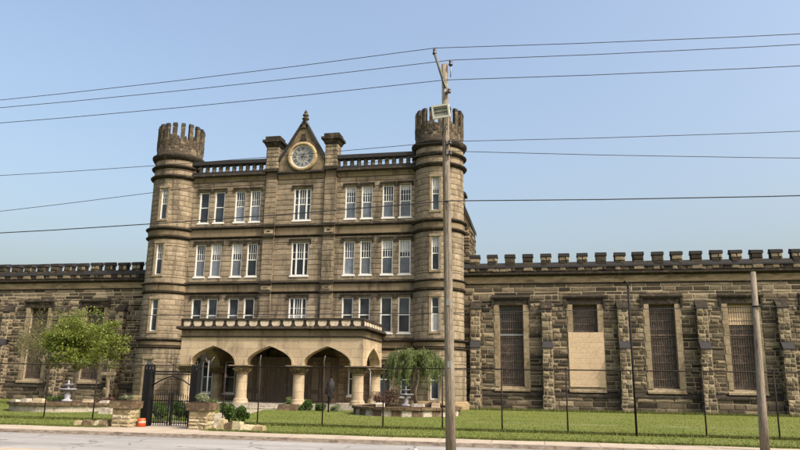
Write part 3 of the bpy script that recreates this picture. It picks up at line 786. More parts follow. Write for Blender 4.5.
# pierced parapet: pale rounded blocks between dark stubs, under a dark rail
b = MB().mat('dark'); n = 16; p0, p1 = sx0 - .08, sx1 + .02; pitch = (p1 - p0) / n
b.box(p0, p1, PY - .1, PY + .14, 5.18, 5.32); b.box(p1 - .24, p1, PY + .14, YF, 5.18, 5.32); b.box(p0, p0 + .24, PY + .14, YF, 5.18, 5.32)
for i in range(n + 1): xx = p0 + pitch * i; xx = min(max(xx, p0 + .09), p1 - .09); b.box(xx - .09, xx + .09, PY - .07, PY + .11, 4.83, 5.18)
par = b.build('portico_parapet', B)
def cushion(b, cx, w, y0, y1, ax='x'):
    prof = [(-w / 2, 5.18), (w / 2, 5.18), (w / 2, 5.0), (w * .42, 4.9), (w * .3, 4.85), (-w * .3, 4.85), (-w * .42, 4.9), (-w / 2, 5.0)][::-1]
    if ax == 'x': b.prism_y([(cx + x, z) for x, z in prof][::-1], y0, y1)
    else: b.prism_x([(cx + x, z) for x, z in prof], y0, y1)
M['pale'] = mat_plain('pale_parapet_stone', (.66, .56, .42), .9, .1, var=.2, scale=4, alt=(.40, .32, .22))
c = MB().mat('pale'); cushion(c, p0 + pitch / 2, pitch - .19, PY - .06, PY + .08); first = c.build('parapet_block', par)
for i in range(1, n): copy_part(first, par, (pitch * i, 0, 0))
ns = 7; ps = (YF - PY) / ns
c = MB().mat('pale'); cushion(c, PY + ps * .5, ps - .2, p1 - .2, p1 - .04, 'y'); first = c.build('parapet_block', par)
for i in range(1, ns): copy_part(first, par, (0, ps * i, 0))
b = MB().mat('portico'); b.box(sx0 + .62, sx1 - .62, PY + .62, YF, 4.0, 4.1); b.mat('roof'); b.box(sx0 + .2, sx1 - .3, PY + .2, YF - .01, 4.83, 4.9); b.build('portico_roof', B)
b = MB().mat('concrete'); b.box(sx0 - .1, sx1 + .1, PY - .15, YF, 0, .28); b.build('portico_floor', B)
# columns
def column(cx, cy):
    b = MB().mat('portico')
    b.lathe(cx, cy, [(.36, .56), (.345, .7), (.335, 1.98)], 24)
    for k in range(1): pass
    co = b.build('column', B)
    b = MB().mat('portico'); b.lathe(cx, cy, [(.47, .28), (.47, .38), (.42, .41), (.44, .46), (.42, .51), (.36, .56)], 24); b.build('column_base', co)
    b = MB().mat('wingtrim'); b.lathe(cx, cy, [(.335, 1.98), (.385, 2.0), (.385, 2.04), (.35, 2.07), (.38, 2.18), (.52, 2.36), (.56, 2.42)], 24)
    for k in range(12):        # curled leaves of the capital
        a = 2 * pi * (k + .5) / 12; ca, sa = cos(a), sin(a); up = .08 if k % 2 else 0
        def Q(r, t, z): return (cx + ca * r - sa * t, cy + sa * r + ca * t, z)
        b.hexa([Q(.33, -.05, 2.08), Q(.38, -.05, 2.08), Q(.38, .05, 2.08), Q(.33, .05, 2.08)], [Q(.42, -.08, 2.26 + up), Q(.56 + up, -.06, 2.22 + up), Q(.56 + up, .06, 2.22 + up), Q(.42, .08, 2.26 + up)])
    b.box(cx - .66, cx + .66, cy - .62, cy + .62, 2.42, 2.52); b.build('capital', co)
for cx in PCOL: column(cx, PY + .32)
column(PCOL[-1], YF - .42); column(PCOL[0], YF - .42)
M['panel'] = mat_plain('faded_brown_panel', (.24, .19, .14), .75, .2, var=.25, scale=3, alt=(.16, .12, .085), sc=(3, 3, .4))
# vestibule with panelled double door
b = MB().mat('door'); vx0, vx1, vy = -19.2, -13.2, 44.0
b.box(vx0, vx1, vy + .06, YF, .28, 3.1)
for i in range(9):
    xx = vx0 + (vx1 - vx0) * i / 8
    if not (vx0 + 2.2 < xx < vx1 - 2.2): b.box(xx - .07 if i else xx, xx + .07 if i < 8 else xx, vy, vy + .06, .28, 3.1)
b.box(vx0 - .02, vx1 + .02, vy - .03, vy + .058, 2.98, 3.12); b.box(vx0, vx0 + 2.1, vy + .01, vy + .06, .9, 1.0); b.box(vx1 - 2.1, vx1, vy + .01, vy + .06, .9, 1.0)
b.mat('panel')
for i in range(8):
    xa, xb = vx0 + (vx1 - vx0) * i / 8 + .14, vx0 + (vx1 - vx0) * (i + 1) / 8 - .14
    if xb < -17.1 or xa > -15.3: b.box(xa, xb, vy + .03, vy + .058, 1.1, 2.85); b.box(xa, xb, vy + .03, vy + .058, .4, .82)
b.build('vestibule', B)
for s0, s1 in ((-17.05, -16.22), (-16.18, -15.35)):
    b = MB().mat('door'); b.box(s0, s1, vy + .01, vy + .055, .3, 2.6)
    for z0, z1 in ((.45, 1.1), (1.25, 2.45)):
        for a, c in ((s0 + .08, (s0 + s1) / 2 - .04), ((s0 + s1) / 2 + .04, s1 - .08)): b.box(a, c, vy - .01, vy + .01, z0, z1)
    d = b.build('door', B)
    h = MB().mat('greymetal'); hx = s1 - .08 if s0 < -16.5 else s0 + .08; h.box(hx - .02, hx + .02, vy - .06, vy - .01, 1.25, 1.45); h.build('handle', d)
# globe lantern on the facade inside the porch
gl = MB().mat('globe'); gl.lathe(-21.0, YF - .35, [(0.001, 1.72), (.10, 1.76), (.15, 1.87), (.10, 1.98), (0.001, 2.02)], 16); gl.mat('iron'); gl.tube([(-21.0, YF, 1.68), (-21.0, YF - .35, 1.72)], .015, 6); gl.build('wall_lantern', B)
# steps
b = MB().mat('concrete')
for i in range(2): b.box(-17.9, -14.6, PY - .15 - .36 * (i + 1), PY - .15, 0, .28 - .09 * (i + 1) - i * .003)
b.box(-16.5, -14.4, 38.9, 39.6, 0, .1)
b.build('porch_steps', B)

# ================================================================== CELL BLOCK WINGS
WY = 47.0
def wing(x0, x1, buts, wins, step, m0, label, infill=None):
    W = thing('cell_block_wing', ((x0 + x1) / 2, WY, 0), label, 'building')
    wh = [(c - .78, c + .78, 1.47, 6.76) for c in wins]                   # glazed openings
    fr = [(c - 1.14, c + 1.14, 1.2, 7.12) for c in wins]                   # incl. dressed surround
    rnd = random.Random(int(x0 * 10))
    b = MB().mat('mortar'); b.panel(flat_map(WY), x0, x1, 0, 9.5, wh, .45)
    b.face([(x1, WY + 14, 0), (x0, WY + 14, 0), (x0, WY + 14, 9.2), (x1, WY + 14, 9.2)])
    for xx, o in ((x0, 0), (x1, 1)):
        P = [(xx, WY + 14, 0), (xx, WY, 0), (xx, WY, 9.2), (xx, WY + 14, 9.2)]; b.face(P if not o else P[::-1])
    b.mat('wing'); stones(b, flat_map(WY), x0, x1, 1.2, 7.4, fr, (.17, .33), (.28, .95), (.02, .08), .036, rnd); stones(b, flat_map(WY), x0, x1, 7.4, 8.14, (), (.2, .3), (.6, 1.6), (.01, .04), .03, rnd)
    b.mat('wing'); stones(b, flat_map(WY - .14), x0, x1, 0, .92, (), (.26, .36), (.5, 1.3), (.02, .08), rnd=rnd)
    b.mat('mortar'); b.face([(x0, WY - .14, 0), (x1, WY - .14, 0), (x1, WY - .14, .92), (x0, WY - .14, .92)])
    b.mat('dark'); b.prism_x([(WY, 1.22), (WY, .88), (WY - .24, .88), (WY - .24, .98)], x0, x1)
    b.build('wall', W)
    b = MB().mat('wingtrim'); b.box(x0, x1, WY - .07, WY, 8.2, 8.66, 'b'); b.mat('dark'); b.prism_x([(WY, 8.92), (WY, 8.62), (WY - .12, 8.64), (WY - .3, 8.76), (WY - .3, 8.88)], x0, x1)
    b.prism_x([(WY, 8.2), (WY, 8.12), (WY - .1, 8.16), (WY - .1, 8.2)], x0, x1); b.build('cornice', W)
    b = MB().mat('dark'); b.box(x0, x1, WY - .12, WY + .4, 8.92, 9.3)
    b.mat('merlon'); stones(b, flat_map(WY - .12), x0, x1, 8.93, 9.2, (), (.3, .4), (.35, .7), (.01, .04), rnd=rnd)
    b.mat('slate')
    b.box(x0, x1, WY - .2, WY + .45, 9.2, 9.3)
    b.hexa([(x0, WY - .2, 9.3), (x1, WY - .2, 9.3), (x1, WY + .5, 9.3), (x0, WY + .5, 9.3)], [(x0, WY - .15, 9.5), (x1, WY - .15, 9.5), (x1, WY + .3, 9.62), (x0, WY + .3, 9.62)])
    b.build('parapet', W)
    # merlons
    variants = []
    def merlon(xc, r2):
        m = MB().mat('merlon'); y = WY - .14
        z = 9.0; hw = .335
        m.mat('dark'); m.box(xc - hw + .02, xc + hw - .02, y, y + .5, 8.95, 9.93); m.mat('merlon')
        stones(m, lambda u, z, d: (xc + u, y + d, z), -hw, hw, 8.96, 9.93, (), (.28, .36), (.3, .7), (.015, .05), rnd=r2)
        stones(m, lambda u, z, d: (xc - hw + d + .02, y + .5 - u, z), 0, .5, 9.3, 9.93, (), (.28, .36), (.3, .5), (.01, .03), rnd=r2)
        m.mat('slate'); m.hexa([(xc - hw - .035, y - .07, 9.93), (xc + hw + .035, y - .07, 9.93), (xc + hw + .035, y + .56, 9.93), (xc - hw - .035, y + .56, 9.93)],
                               [(xc - hw - .02, y - .07, 10.12), (xc + hw + .02, y - .07, 10.12), (xc + hw - .0, y + .5, 10.24), (xc - hw + .0, y + .5, 10.24)])
        return m.build('merlon', W)
    xs_ = []; x = m0
    while x < x1 - .3: xs_.append(x); x += step
    x = m0 - step
    while x > x0 + .3: xs_.insert(0, x); x -= step
    for i, x in enumerate(xs_):
        if i < 5: variants.append((merlon(x, rnd), x))
        else:
            o, ox = variants[(i * 3 + i // 5) % 5]; mc = copy_part(o, W, (x - ox + rnd.uniform(-.02, .02), rnd.uniform(-.015, .015), rnd.uniform(-.03, .015))); mc.rotation_euler = (rnd.uniform(-.012, .012), rnd.uniform(-.015, .015), rnd.uniform(-.03, .03))
    # buttresses
    for xc in buts:
        m = MB(); hw = .31
        for (z0, z1, y, nm) in ((0, .95, WY - .95, 0), (.95, 3.95, WY - .8, 1), (4.35, 6.45, WY - .48, 2)):
            hh = hw + (.05 if nm == 0 else 0)
            m.mat('mortar'); m.box(xc - hh, xc + hh, y, WY, z0, z1, 'b')
            m.mat('quoin'); stones(m, lambda u, z, d: (xc + u, y + d, z), -hh, hh, z0, z1, (), (.22, .3), (.2, .45), (.012, .045), rnd=rnd)
            m.mat('wing'); stones(m, lambda u, z, d: (xc - hh + d, WY - u, z), 0, WY - y, z0, z1, (), (.22, .3), (.3, .6), (.012, .045), rnd=rnd)
            stones(m, lambda u, z, d: (xc + hh - d, y + u, z), 0, WY - y, z0, z1, (), (.22, .3), (.3, .6), (.012, .045), rnd=rnd)
        m.mat('slate')
        m.prism_x([(WY - .44, 4.42), (WY - .86, 3.95), (WY - .86, 3.89), (WY - .44, 3.89)][::-1], xc - hw - .01, xc + hw + .03)
        m.mat('dark')
        m.prism_x([(WY, 7.0), (WY - .55, 6.5), (WY - .55, 6.42), (WY, 6.42)][::-1], xc - hw - .03, xc + hw + .05)
        m.build('buttress', W)
    for k, c in enumerate(wins):
        a, e = c - .78, c + .78
        s_ = MB().mat('jamb')
        # jambs of long and short dressed stones, lintel, sloping sill
        z = 1.47; j = 0
        while z < 6.74:
            h = min(rnd.uniform(.42, .62), 6.76 - z); o = .36 if j % 2 else .30
            s_.box(a - o, a, WY - .06 - rnd.uniform(0, .015), WY + .05, z + .006, z + h - .006); s_.box(e, e + o, WY - .06 - rnd.uniform(0, .015), WY + .05, z + .006, z + h - .006); z += h; j += 1
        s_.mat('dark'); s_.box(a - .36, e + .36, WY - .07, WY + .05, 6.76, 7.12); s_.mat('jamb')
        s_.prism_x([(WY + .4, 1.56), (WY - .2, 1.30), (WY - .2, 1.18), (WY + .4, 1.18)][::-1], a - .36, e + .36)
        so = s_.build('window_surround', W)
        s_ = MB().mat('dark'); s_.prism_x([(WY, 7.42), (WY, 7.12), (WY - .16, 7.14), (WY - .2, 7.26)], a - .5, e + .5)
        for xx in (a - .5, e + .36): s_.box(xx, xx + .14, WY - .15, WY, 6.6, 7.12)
        s_.build('hood_mould', so)
        zb = 1.56
        if infill and k in infill:
            zb = infill[k]
            q = MB().mat('infill'); q.box(a, e, WY - .01, WY + .3, 1.56, 4.7)
            q.box(a - .33, e + .30, WY - .085, WY - .065, 1.5, 4.9) if False else q.box(a - .32, e + .32, WY - .10, WY - .012, 1.52, 4.95)
            q.build('window_infill', W); zb = 5.0
        wn = MB().mat('grille'); y = WY + .26
        wn.box(a, a + .06, y, y + .08, zb, 6.76); wn.box(e - .06, e, y, y + .08, zb, 6.76); wn.box(a, e, y, y + .08, zb, zb + .06); wn.box(a, e, y, y + .08, 6.7, 6.76)
        nb = 11
        for i in range(1, nb): xx = a + (e - a) * i / nb; wn.box(xx - .013, xx + .013, y + .02, y + .05, zb, 6.76)
        zz = zb + .5
        while zz < 6.7: wn.box(a, e, y + .015, y + .055, zz - .02, zz + .02); zz += .52
        if zb < 3: wn.mat('greymetal' if k == 0 else 'grille'); wn.box(a, e, y - .01, y + .06, 4.75, 4.86)
        wo_ = wn.build('barred_window', W)
        zt_ = {0: 4.8, 3: 5.45}.get(k, 6.76) if x0 > -10 else 6.76
        g = MB().mat('grimy'); g.face([(a, y + .12, zb), (e, y + .12, zb), (e, y + .12, zt_), (a, y + .12, zt_)]); g.build('pane', wo_)
        if zt_ < 6.7: yy_ = y + (.12 if k == 0 else .025); g = MB().mat('glass' if k == 0 else 'infill'); g.face([(a, yy_, zt_), (e, yy_, zt_), (e, yy_, 6.76), (a, yy_, 6.76)]); g.build('pane', wo_)
    r_ = MB().mat('roof'); r_.prism_x([(WY + .4, 9.1), (WY + 14, 9.1), (WY + 7, 9.35)], x0, x1); r_.build('roof', W)
    return W
wing(-5.1, 34, [-4.26 + .0, .36, 5.1, 9.85, 14.5, 19.2, 23.9, 28.6], [-1.93, 2.8, 7.54, 12.22, 16.85, 21.55, 26.2, 30.9], 1.18, -4.29, 'long rough stone cell wing with battlements to the right of the towers', {1: 5.0})
wing(-62, -27.6, [-30.35, -35.05, -39.9, -44.6, -49.3, -54, -58.7], [-32.7, -37.4, -42.2, -46.9, -51.6, -56.3], 1.15, -29.6, 'weathered rough stone cell wing with battlements to the left of the towers behind the trees')

# ================================================================== FENCE AND GATE
def chain(b, x0, x1, y, z0, z1, pitch=.12, w=.0010):
    H = z1 - z0; x = x0 - H
    while x < x1:
        for sg in (1, -1):
            a, c = (x, x + H); za, zc = (z0, z1) if sg > 0 else (z1, z0)
            if a < x0: za += (zc - za) * (x0 - a) / H; a2 = x0
            else: a2 = a
            if c > x1: zc2 = (z0 if sg > 0 else z1) + ((z1 - z0) if sg > 0 else (z0 - z1)) * (x1 - a) / H; c2 = x1
            else: c2, zc2 = c, zc
            if c2 - a2 > .02: b.face([(a2, y, za - w), (c2, y, zc2 - w), (c2, y, zc2 + w), (a2, y, za + w)])
        x += pitch
def fence(x0, x1, posts, label, arms=()):
    F = thing('chain_link_fence', ((x0 + x1) / 2, 25.3, 0), label, 'fence')
    first = None
    for xp in posts:
        if first is None:
            m = MB().mat('rust'); m.tube([(xp, 25.3, 0), (xp, 25.3, 2.16)], .026, 8); m.lathe(xp, 25.3, [(.03, 2.14), (.032, 2.18), (.0, 2.21)], 8); first = (m.build('fence_post', F), xp)
        else: copy_part(first[0], F, (xp - first[1], 0, 0))
    for xp in arms:
        m = MB().mat('dullsteel'); m.tube([(xp, 25.27, 2.1), (xp + .01, 25.2, 2.3), (xp + .1, 25.05, 2.52)], .022, 6); m.build('post_arm', F)
    m = MB().mat('rust'); m.tube([(x0, 25.3, 2.12), (x1, 25.3, 2.12)], .022, 6); m.build('top_rail', F)
    m = MB().mat('rust'); m.tube([(x0, 25.3, .07), (x1, 25.3, .07)], .014, 6); m.build('bottom_rail', F)
    m = MB().mat('rust'); chain(m, x0, x1, 25.29, .05, 2.12); m.build('wire_mesh', F)
    return F
fence(-40, -13.93, [-38.9 + i * 2.16 for i in range(9)] + [-19.35, -17.2, -15.05, -13.95], 'rusty chain link fence in front of the lawn to the left of the black gate')
fence(-11.8, 22, [-11.79, -10.4, -7.9, -5.64, -3.5, -1.42, .79, 5.2, 7.4, 9.6, 11.8, 14, 16.2, 18.4, 20.6], 'rusty chain link fence along the lawn to the right of the black gate', (-10.4, -7.9))
# gate
GY = 23.2
G = thing('iron_gate', (-12.7, GY, 0), 'black wrought iron entrance gate between two lattice posts with an overhead bar', 'gate')
for x0, x1 in ((-13.88, -13.64), (-12.08, -11.85)):
    m = MB().mat('iron')
    for i in range(6):
        for j in range(6):
            if i in (0, 5) or j in (0, 5):
                xx = x0 + (x1 - x0) * i / 5; yy = GY + .2 * j / 5; big = i in (0, 5) and j in (0, 5); r = .028 if big else .016
                m.box(xx - r, xx + r, yy - r, yy + r, -.01, 2.02 if big else 1.95)
                m.hexa([(xx - r, yy - r, 2.02), (xx + r, yy - r, 2.02), (xx + r, yy + r, 2.02), (xx - r, yy + r, 2.02)], [(xx - .003, yy - .003, 2.13), (xx + .003, yy - .003, 2.13), (xx + .003, yy + .003, 2.13), (xx - .003, yy + .003, 2.13)])
    for z in (.12, .95, 1.85):
        m.box(x0 - .02, x1 + .02, GY - .022, GY + .022, z, z + .05); m.box(x0 - .02, x1 + .02, GY + .18, GY + .22, z, z + .05); m.box(x0 - .022, x0 + .022, GY + .022, GY + .18, z, z + .05); m.box(x1 - .022, x1 + .022, GY + .022, GY + .18, z, z + .05)
    
    m.build('lattice_post', G)
m = MB().mat('iron'); m.box(-13.62, -12.1, GY + .05, GY + .1, 1.84, 1.89); m.box(-13.62, -12.1, GY + .05, GY + .1, 1.75, 1.785)
m.tube([(-13.62, GY + .08, 1.38), (-13.25, GY + .08, 1.58), (-12.86, GY + .08, 1.72), (-12.45, GY + .08, 1.58), (-12.1, GY + .08, 1.38)], .022, 6); m.build('overhead_bar', G)
for sx in (0, 1):
    m = MB().mat('iron'); a, c = ((-13.62, -12.89), (-12.83, -12.1))[sx]
    m.box(a, c, GY + .06, GY + .09, .1, .14); m.box(a, c, GY + .06, GY + .09, .85, .885)
    for i in range(9):
        xx = a + .02 + (c - a - .04) * i / 8; edge = i in (0, 8); r = .016 if edge else .008
        inner = (i == 8) if sx == 0 else (i == 0)
        zt = 1.15 if inner else 1.02 + .10 * abs(i - (0 if sx == 0 else 8)) * .3
        if inner: r = .026
        m.box(xx - r, xx + r, GY + .06, GY + .09, .03, zt)
    m.build('gate_leaf', G)
# thin uprights seen above the leaves
m = MB().mat('iron')
for xx in (-13.05, -12.5): m.tube([(xx, GY + .6, 0), (xx, GY + .6, 2.4)], .012, 6)
m.tube([(-13.4, GY + .6, 2.25), (-12.9, GY + .6, 2.0), (-12.4, GY + .6, 2.02), (-12.0, GY + .6, 2.2)], .012, 6); m.build('rear_stays', G)

# orange drum at the gate foot
D = thing('traffic_marker', (-13.66, 22.9, -.01), 'small orange plastic drum with a pale band at the foot of the gate post', 'marker')
m = MB().mat('orange'); m.lathe(-13.66, 22.9, [(0.001, -.01), (.15, -.01), (.14, .12), (.125, .26), (.11, .27), (0.001, .27)], 20); m.build('body', D)
m = MB().mat('concrete'); m.lathe(-13.66, 22.9, [(.143, .12), (.141, .125), (.137, .17), (.138, .175)], 20); m.build('band', D)

# ---- stone planter pillars
def leaves(mb, n, fn, size, rnd):
    for _ in range(n):
        c = fn(); s_ = size * rnd.uniform(.6, 1.3)
        a = Vector((rnd.gauss(0, 1), rnd.gauss(0, 1), rnd.gauss(0, 1))); a.normalize(); t = a.orthogonal().normalized(); bb = a.cross(t)
        ang = rnd.uniform(0, 2 * pi); t, bb = t * cos(ang) + bb * sin(ang), bb * cos(ang) - t * sin(ang)
        p = Vector(c); mb.face([tuple(p - t * s_ * .5), tuple(p + bb * s_ * .28), tuple(p + t * s_ * .5), tuple(p - bb * s_ * .28)], [(0, 0), (1, 0), (1, 1), (0, 1)])
def bush(x, y, rx, rz, n, mat, label, cat='bush', z0=0, size=.09, grp=None, seed=0, name='bush'):
    rnd = random.Random(seed or int(abs(x * 37 + y)))
    P = thing(name, (x, y, z0), label, cat, grp)
    m = MB().mat('bark')
    tips = []
    for k in range(10):
        a = rnd.uniform(0, 2 * pi); r = rnd.uniform(.2, .8) * rx; tip = (x + cos(a) * r, y + sin(a) * r, z0 + rz * rnd.uniform(.5, .95)); tips.append(tip)
        m.tube([(x + cos(a) * .05, y + sin(a) * .05, z0), ((x + tip[0]) / 2 + rnd.uniform(-.03, .03), (y + tip[1]) / 2, z0 + rz * .45), tip], [.014, .01, .005], 5)
    m.build('stems', P)
    m = MB().mat(mat)
    lob = [(rnd.uniform(-.55, .55) * rx, rnd.uniform(-.55, .55) * rx, rnd.uniform(.25, .75) * rz, rnd.uniform(.3, .5)) for _ in range(9)]
    def fn():
        lx, ly, lz, lr = rnd.choice(lob)
        v = Vector((rnd.gauss(0, 1), rnd.gauss(0, 1), rnd.gauss(0, 1))).normalized() * (lr * rnd.random() ** .4)
        return (x + lx + v.x * rx, y + ly + v.y * rx, max(z0 + .02, z0 + lz + v.z * rz * .75))
    leaves(m, n, fn, size, rnd); m.build('foliage', P)
def pillar(xc, label, plant_label, leafmat):
    P = thing('stone_pillar', (xc, 22.68, 0), label, 'pillar', 'stone pillars flanking the gate')
    rnd = random.Random(int(abs(xc) * 100)); m = MB().mat('mortar'); hw = .33; y0, y1 = 22.42, 22.95
    m.box(xc - hw, xc + hw, y0, y1, -.02, .6); m.mat('quoin2')
    for mf, L in ((lambda u, z, d: (xc - hw + u, y0 + d, z), 2 * hw), (lambda u, z, d: (xc + hw - d, y0 + u, z), y1 - y0), (lambda u, z, d: (xc - hw + d, y1 - u, z), y1 - y0)):
        stones(m, mf, 0, L, -.02, .6, (), (.09, .16), (.15, .4), (.015, .04), .02, rnd)
    m.build('pier', P)
    m = MB().mat('ring_dark'); m.hexa([(xc - hw - .08, y0 - .1, .6), (xc + hw + .08, y0 - .1, .6), (xc + hw + .08, y1 + .1, .6), (xc - hw - .08, y1 + .1, .6)],
            [(xc - hw - .10, y0 - .11, .84), (xc + hw + .10, y0 - .11, .84), (xc + hw + .10, y1 + .11, .84), (xc - hw - .10, y1 + .11, .84)])
    m.mat('soil'); m.box(xc - hw, xc + hw, y0, y1, .84, .87); m.build('cap', P)
    bush(xc, 22.68, .26, .2 if xc < -12 else .32, 500, leafmat, plant_label, 'plant', .86, .055, seed=int(abs(xc) * 10), name='pillar_plant')
M['quoin2'] = mat_stones('pale_rubble', [(0, (.26, .20, .11)), (.35, (.40, .32, .18)), (.7, (.52, .43, .26)), (1, (.60, .52, .35))], 12, .02)
pillar(-14.17, 'stone gate pillar with dark cap on the left side of the black gate', 'low dry plant growing on top of the left gate pillar', 'leaf_pale')
pillar(-11.32, 'stone gate pillar with dark cap on the right side of the black gate', 'silvery green plant growing on top of the right gate pillar', 'leaf_pale')
def low_wall(x0, x1, label, seed):
    rnd = random.Random(seed); m = MB().mat('ring_dark')
    x = x0
    while x < x1:
        L = rnd.uniform(.22, .5); h = .30 * (1 - .55 * abs((x - (x0 if x0 > -12 else x1))) / (x1 - x0)) * rnd.uniform(.75, 1.1) ; y = 22.6 + rnd.uniform(-.08, .08); j = lambda: rnd.uniform(-.04, .04)
        m.mat('ring_dark' if rnd.random() < .55 else 'quoin2')
        m.hexa([(x, y - .18 + j(), -.02), (x + L, y - .18 + j(), -.02), (x + L, y + .2, -.02), (x, y + .2, -.02)], [(x + .03 + j() * .5, y - .13 + j(), h + j()), (x + L - .04 + j() * .5, y - .13 + j(), h + j()), (x + L - .04, y + .16, h + j()), (x + .03, y + .16, h + j())]); x += L - .01
    tag(m.build('rubble_edging'), label, 'low wall')
low_wall(-16.0, -14.52, 'low tumbled rubble edging left of the left gate pillar', 5); low_wall(-10.62, -9.0, 'low tumbled rubble edging right of the right gate pillar', 8)

# ================================================================== FOUNTAIN RINGS
def ring_wall(cx, cy, r, label, blocks, seed):
    P = thing('round_bed', (cx, cy, 0), label, 'planting bed')
    rnd = random.Random(seed); n = int(2 * pi * r / .5)
    m = MB().mat('mortar' if blocks else 'concrete')
    m.lathe(cx, cy, [(r, 0), (r, .3)], 72)
    for k in range(n):
        a0, a1 = 2 * pi * k / n, 2 * pi * (k + 1) / n; g = .012
        if blocks: m.mat('ring_dark' if k % 2 else 'concrete')
        else: m.mat('concrete')
        ro = r + rnd.uniform(.03, .07) if blocks else r + .03
        if blocks:
            def Q(a, rr, z): return (cx + cos(a) * rr, cy + sin(a) * rr, z)
            m.hexa([Q(a0 + g, r - .2, 0), Q(a0 + g, ro, 0), Q(a1 - g, ro, 0), Q(a1 - g, r - .2, 0)], [Q(a0 + g, r - .2, .3), Q(a0 + g, ro - .02, .3), Q(a1 - g, ro - .02, .3), Q(a1 - g, r - .2, .3)])
    m.build('ring_wall', P)
    m = MB().mat('ring_dark'); nn = 22
    for k in range(nn):
        a0, a1 = 2 * pi * k / nn + .006, 2 * pi * (k + 1) / nn - .006; zt = .43 + rnd.uniform(-.015, .015)
        for q in range(3):
            b0, b1 = a0 + (a1 - a0) * q / 3, a0 + (a1 - a0) * (q + 1) / 3
            def Q(a, rr, z): return (cx + cos(a) * rr, cy + sin(a) * rr, z)
            m.hexa([Q(b0, r - .28, .3), Q(b0, r + .12, .3), Q(b1, r + .12, .3), Q(b1, r - .28, .3)], [Q(b0, r - .28, zt), Q(b0, r + .13, zt), Q(b1, r + .13, zt), Q(b1, r - .28, zt)])
    m.build('coping', P)
    m = MB().mat('soil'); m.lathe(cx, cy, [(r - .2, .33), (r * .5, .40), (0.001, .44)], 48); m.build('soil', P)
ring_wall(-7.0, 37.1, 2.75, 'round raised bed of alternating dark and pale blocks in front of the right tower', True, 4)
ring_wall(-23.8, 32.7, 2.55, 'round raised bed with pale concrete wall on the lawn at the left', False, 6)
def fountain(cx, cy, z, label, sc=1.0):
    P = thing('tiered_fountain', (cx, cy, z), label, 'fountain', None)
    L = lambda pr: [(r * sc, z + h * sc) for r, h in pr]
    m = MB().mat('cast'); m.lathe(cx, cy, L([(0.001, 0), (.26, 0), (.26, .07), (.2, .1), (.12, .14), (.17, .24), (.17, .34), (.08, .44), (.08, .5)]), 24); m.build('pedestal', P)
    m = MB().mat('cast'); m.lathe(cx, cy, L([(.08, .5), (.2, .53), (.42, .6), (.45, .65), (.42, .66), (.2, .6), (.05, .6)]), 28); m.build('lower_bowl', P)
    m = MB().mat('cast'); m.lathe(cx, cy, L([(.06, .6), (.09, .66), (.05, .74), (.05, .8), (.13, .82), (.26, .87), (.27, .9), (.12, .87), (.04, .88), (.06, .93), (.04, .98), (.055, 1.02), (.0, 1.1)]), 24); m.build('upper_bowl', P)
fountain(-23.8, 32.7, .42, 'grey white tiered fountain standing in the left round bed', .98)
fountain(-7.05, 37.0, .42, 'grey white tiered fountain under the weeping tree in the right round bed', .95)
# stones lying on the rims
def rock(x, y, z, sx, sy, sz, label, mat='concrete', name='loose_block', cat='stone block', grp=None, rz=0):
    r2 = random.Random(int(x * 100)); m = MB().mat(mat); j = lambda: r2.uniform(-.02, .02); c, s_ = cos(rz), sin(rz)
    R_ = lambda u, v, w: (x + u * c - v * s_, y + u * s_ + v * c, w)
    m.hexa([R_(-sx + j(), -sy, z), R_(sx, -sy + j(), z), R_(sx, sy, z), R_(-sx, sy, z)], [R_(-sx * .9 + j(), -sy * .9, z + sz + j()), R_(sx * .92 + j(), -sy * .85, z + sz), R_(sx * .9, sy * .9, z + sz + j()), R_(-sx * .85, sy * .9, z + sz)])
    tag(m.build(name), label, cat, grp)
rock(-25.2, 30.85, .43, .28, .16, .10, 'long flat pale block, leftmost on the rim of the left bed', rz=-.5)
rock(-24.35, 30.45, .43, .22, .16, .17, 'squarish pale block between two others on the rim of the left bed', rz=-.2)
rock(-23.5, 30.3, .43, .26, .18, .2, 'tall cream block on the left bed rim nearest the fountain', 'portico')
rock(-22.2, 32.2, .42, .24, .18, .14, 'low cream block just right of the fountain in the left bed', 'portico')
rock(-20.85, 31.5, .43, .22, .15, .12, 'small pale block on the right end of the left bed rim')
rock(-6.3, 36.4, .42, .34, .2, .16, 'pale rounded stone lying right of the fountain in the right bed')
rock(-5.35, 36.2, .41, .2, .15, .24, 'upright cream stone near the tower side of the right bed', 'portico')
rock(-14.1, 38.75, 0, .55, .4, .33, 'low stone planter block beside the porch steps', 'ring_dark', 'stone_planter', 'planter')
rock(-19.8, 30.2, 0, .3, .25, .26, 'pale boulder on the grass beyond the left gate pillar')
# small white sign box in the right bed
S = thing('small_box', (-7.9, 34.9, .42), 'small white and yellow box resting on the rim before the brown shrub', 'box')
m = MB().mat('white'); m.box(-8.12, -7.72, 34.75, 34.95, .43, .62); m.build('box_body', S); m = MB().mat('portico'); m.box(-8.08, -7.76, 34.735, 34.75, .46, .56); m.build('front_panel', S)

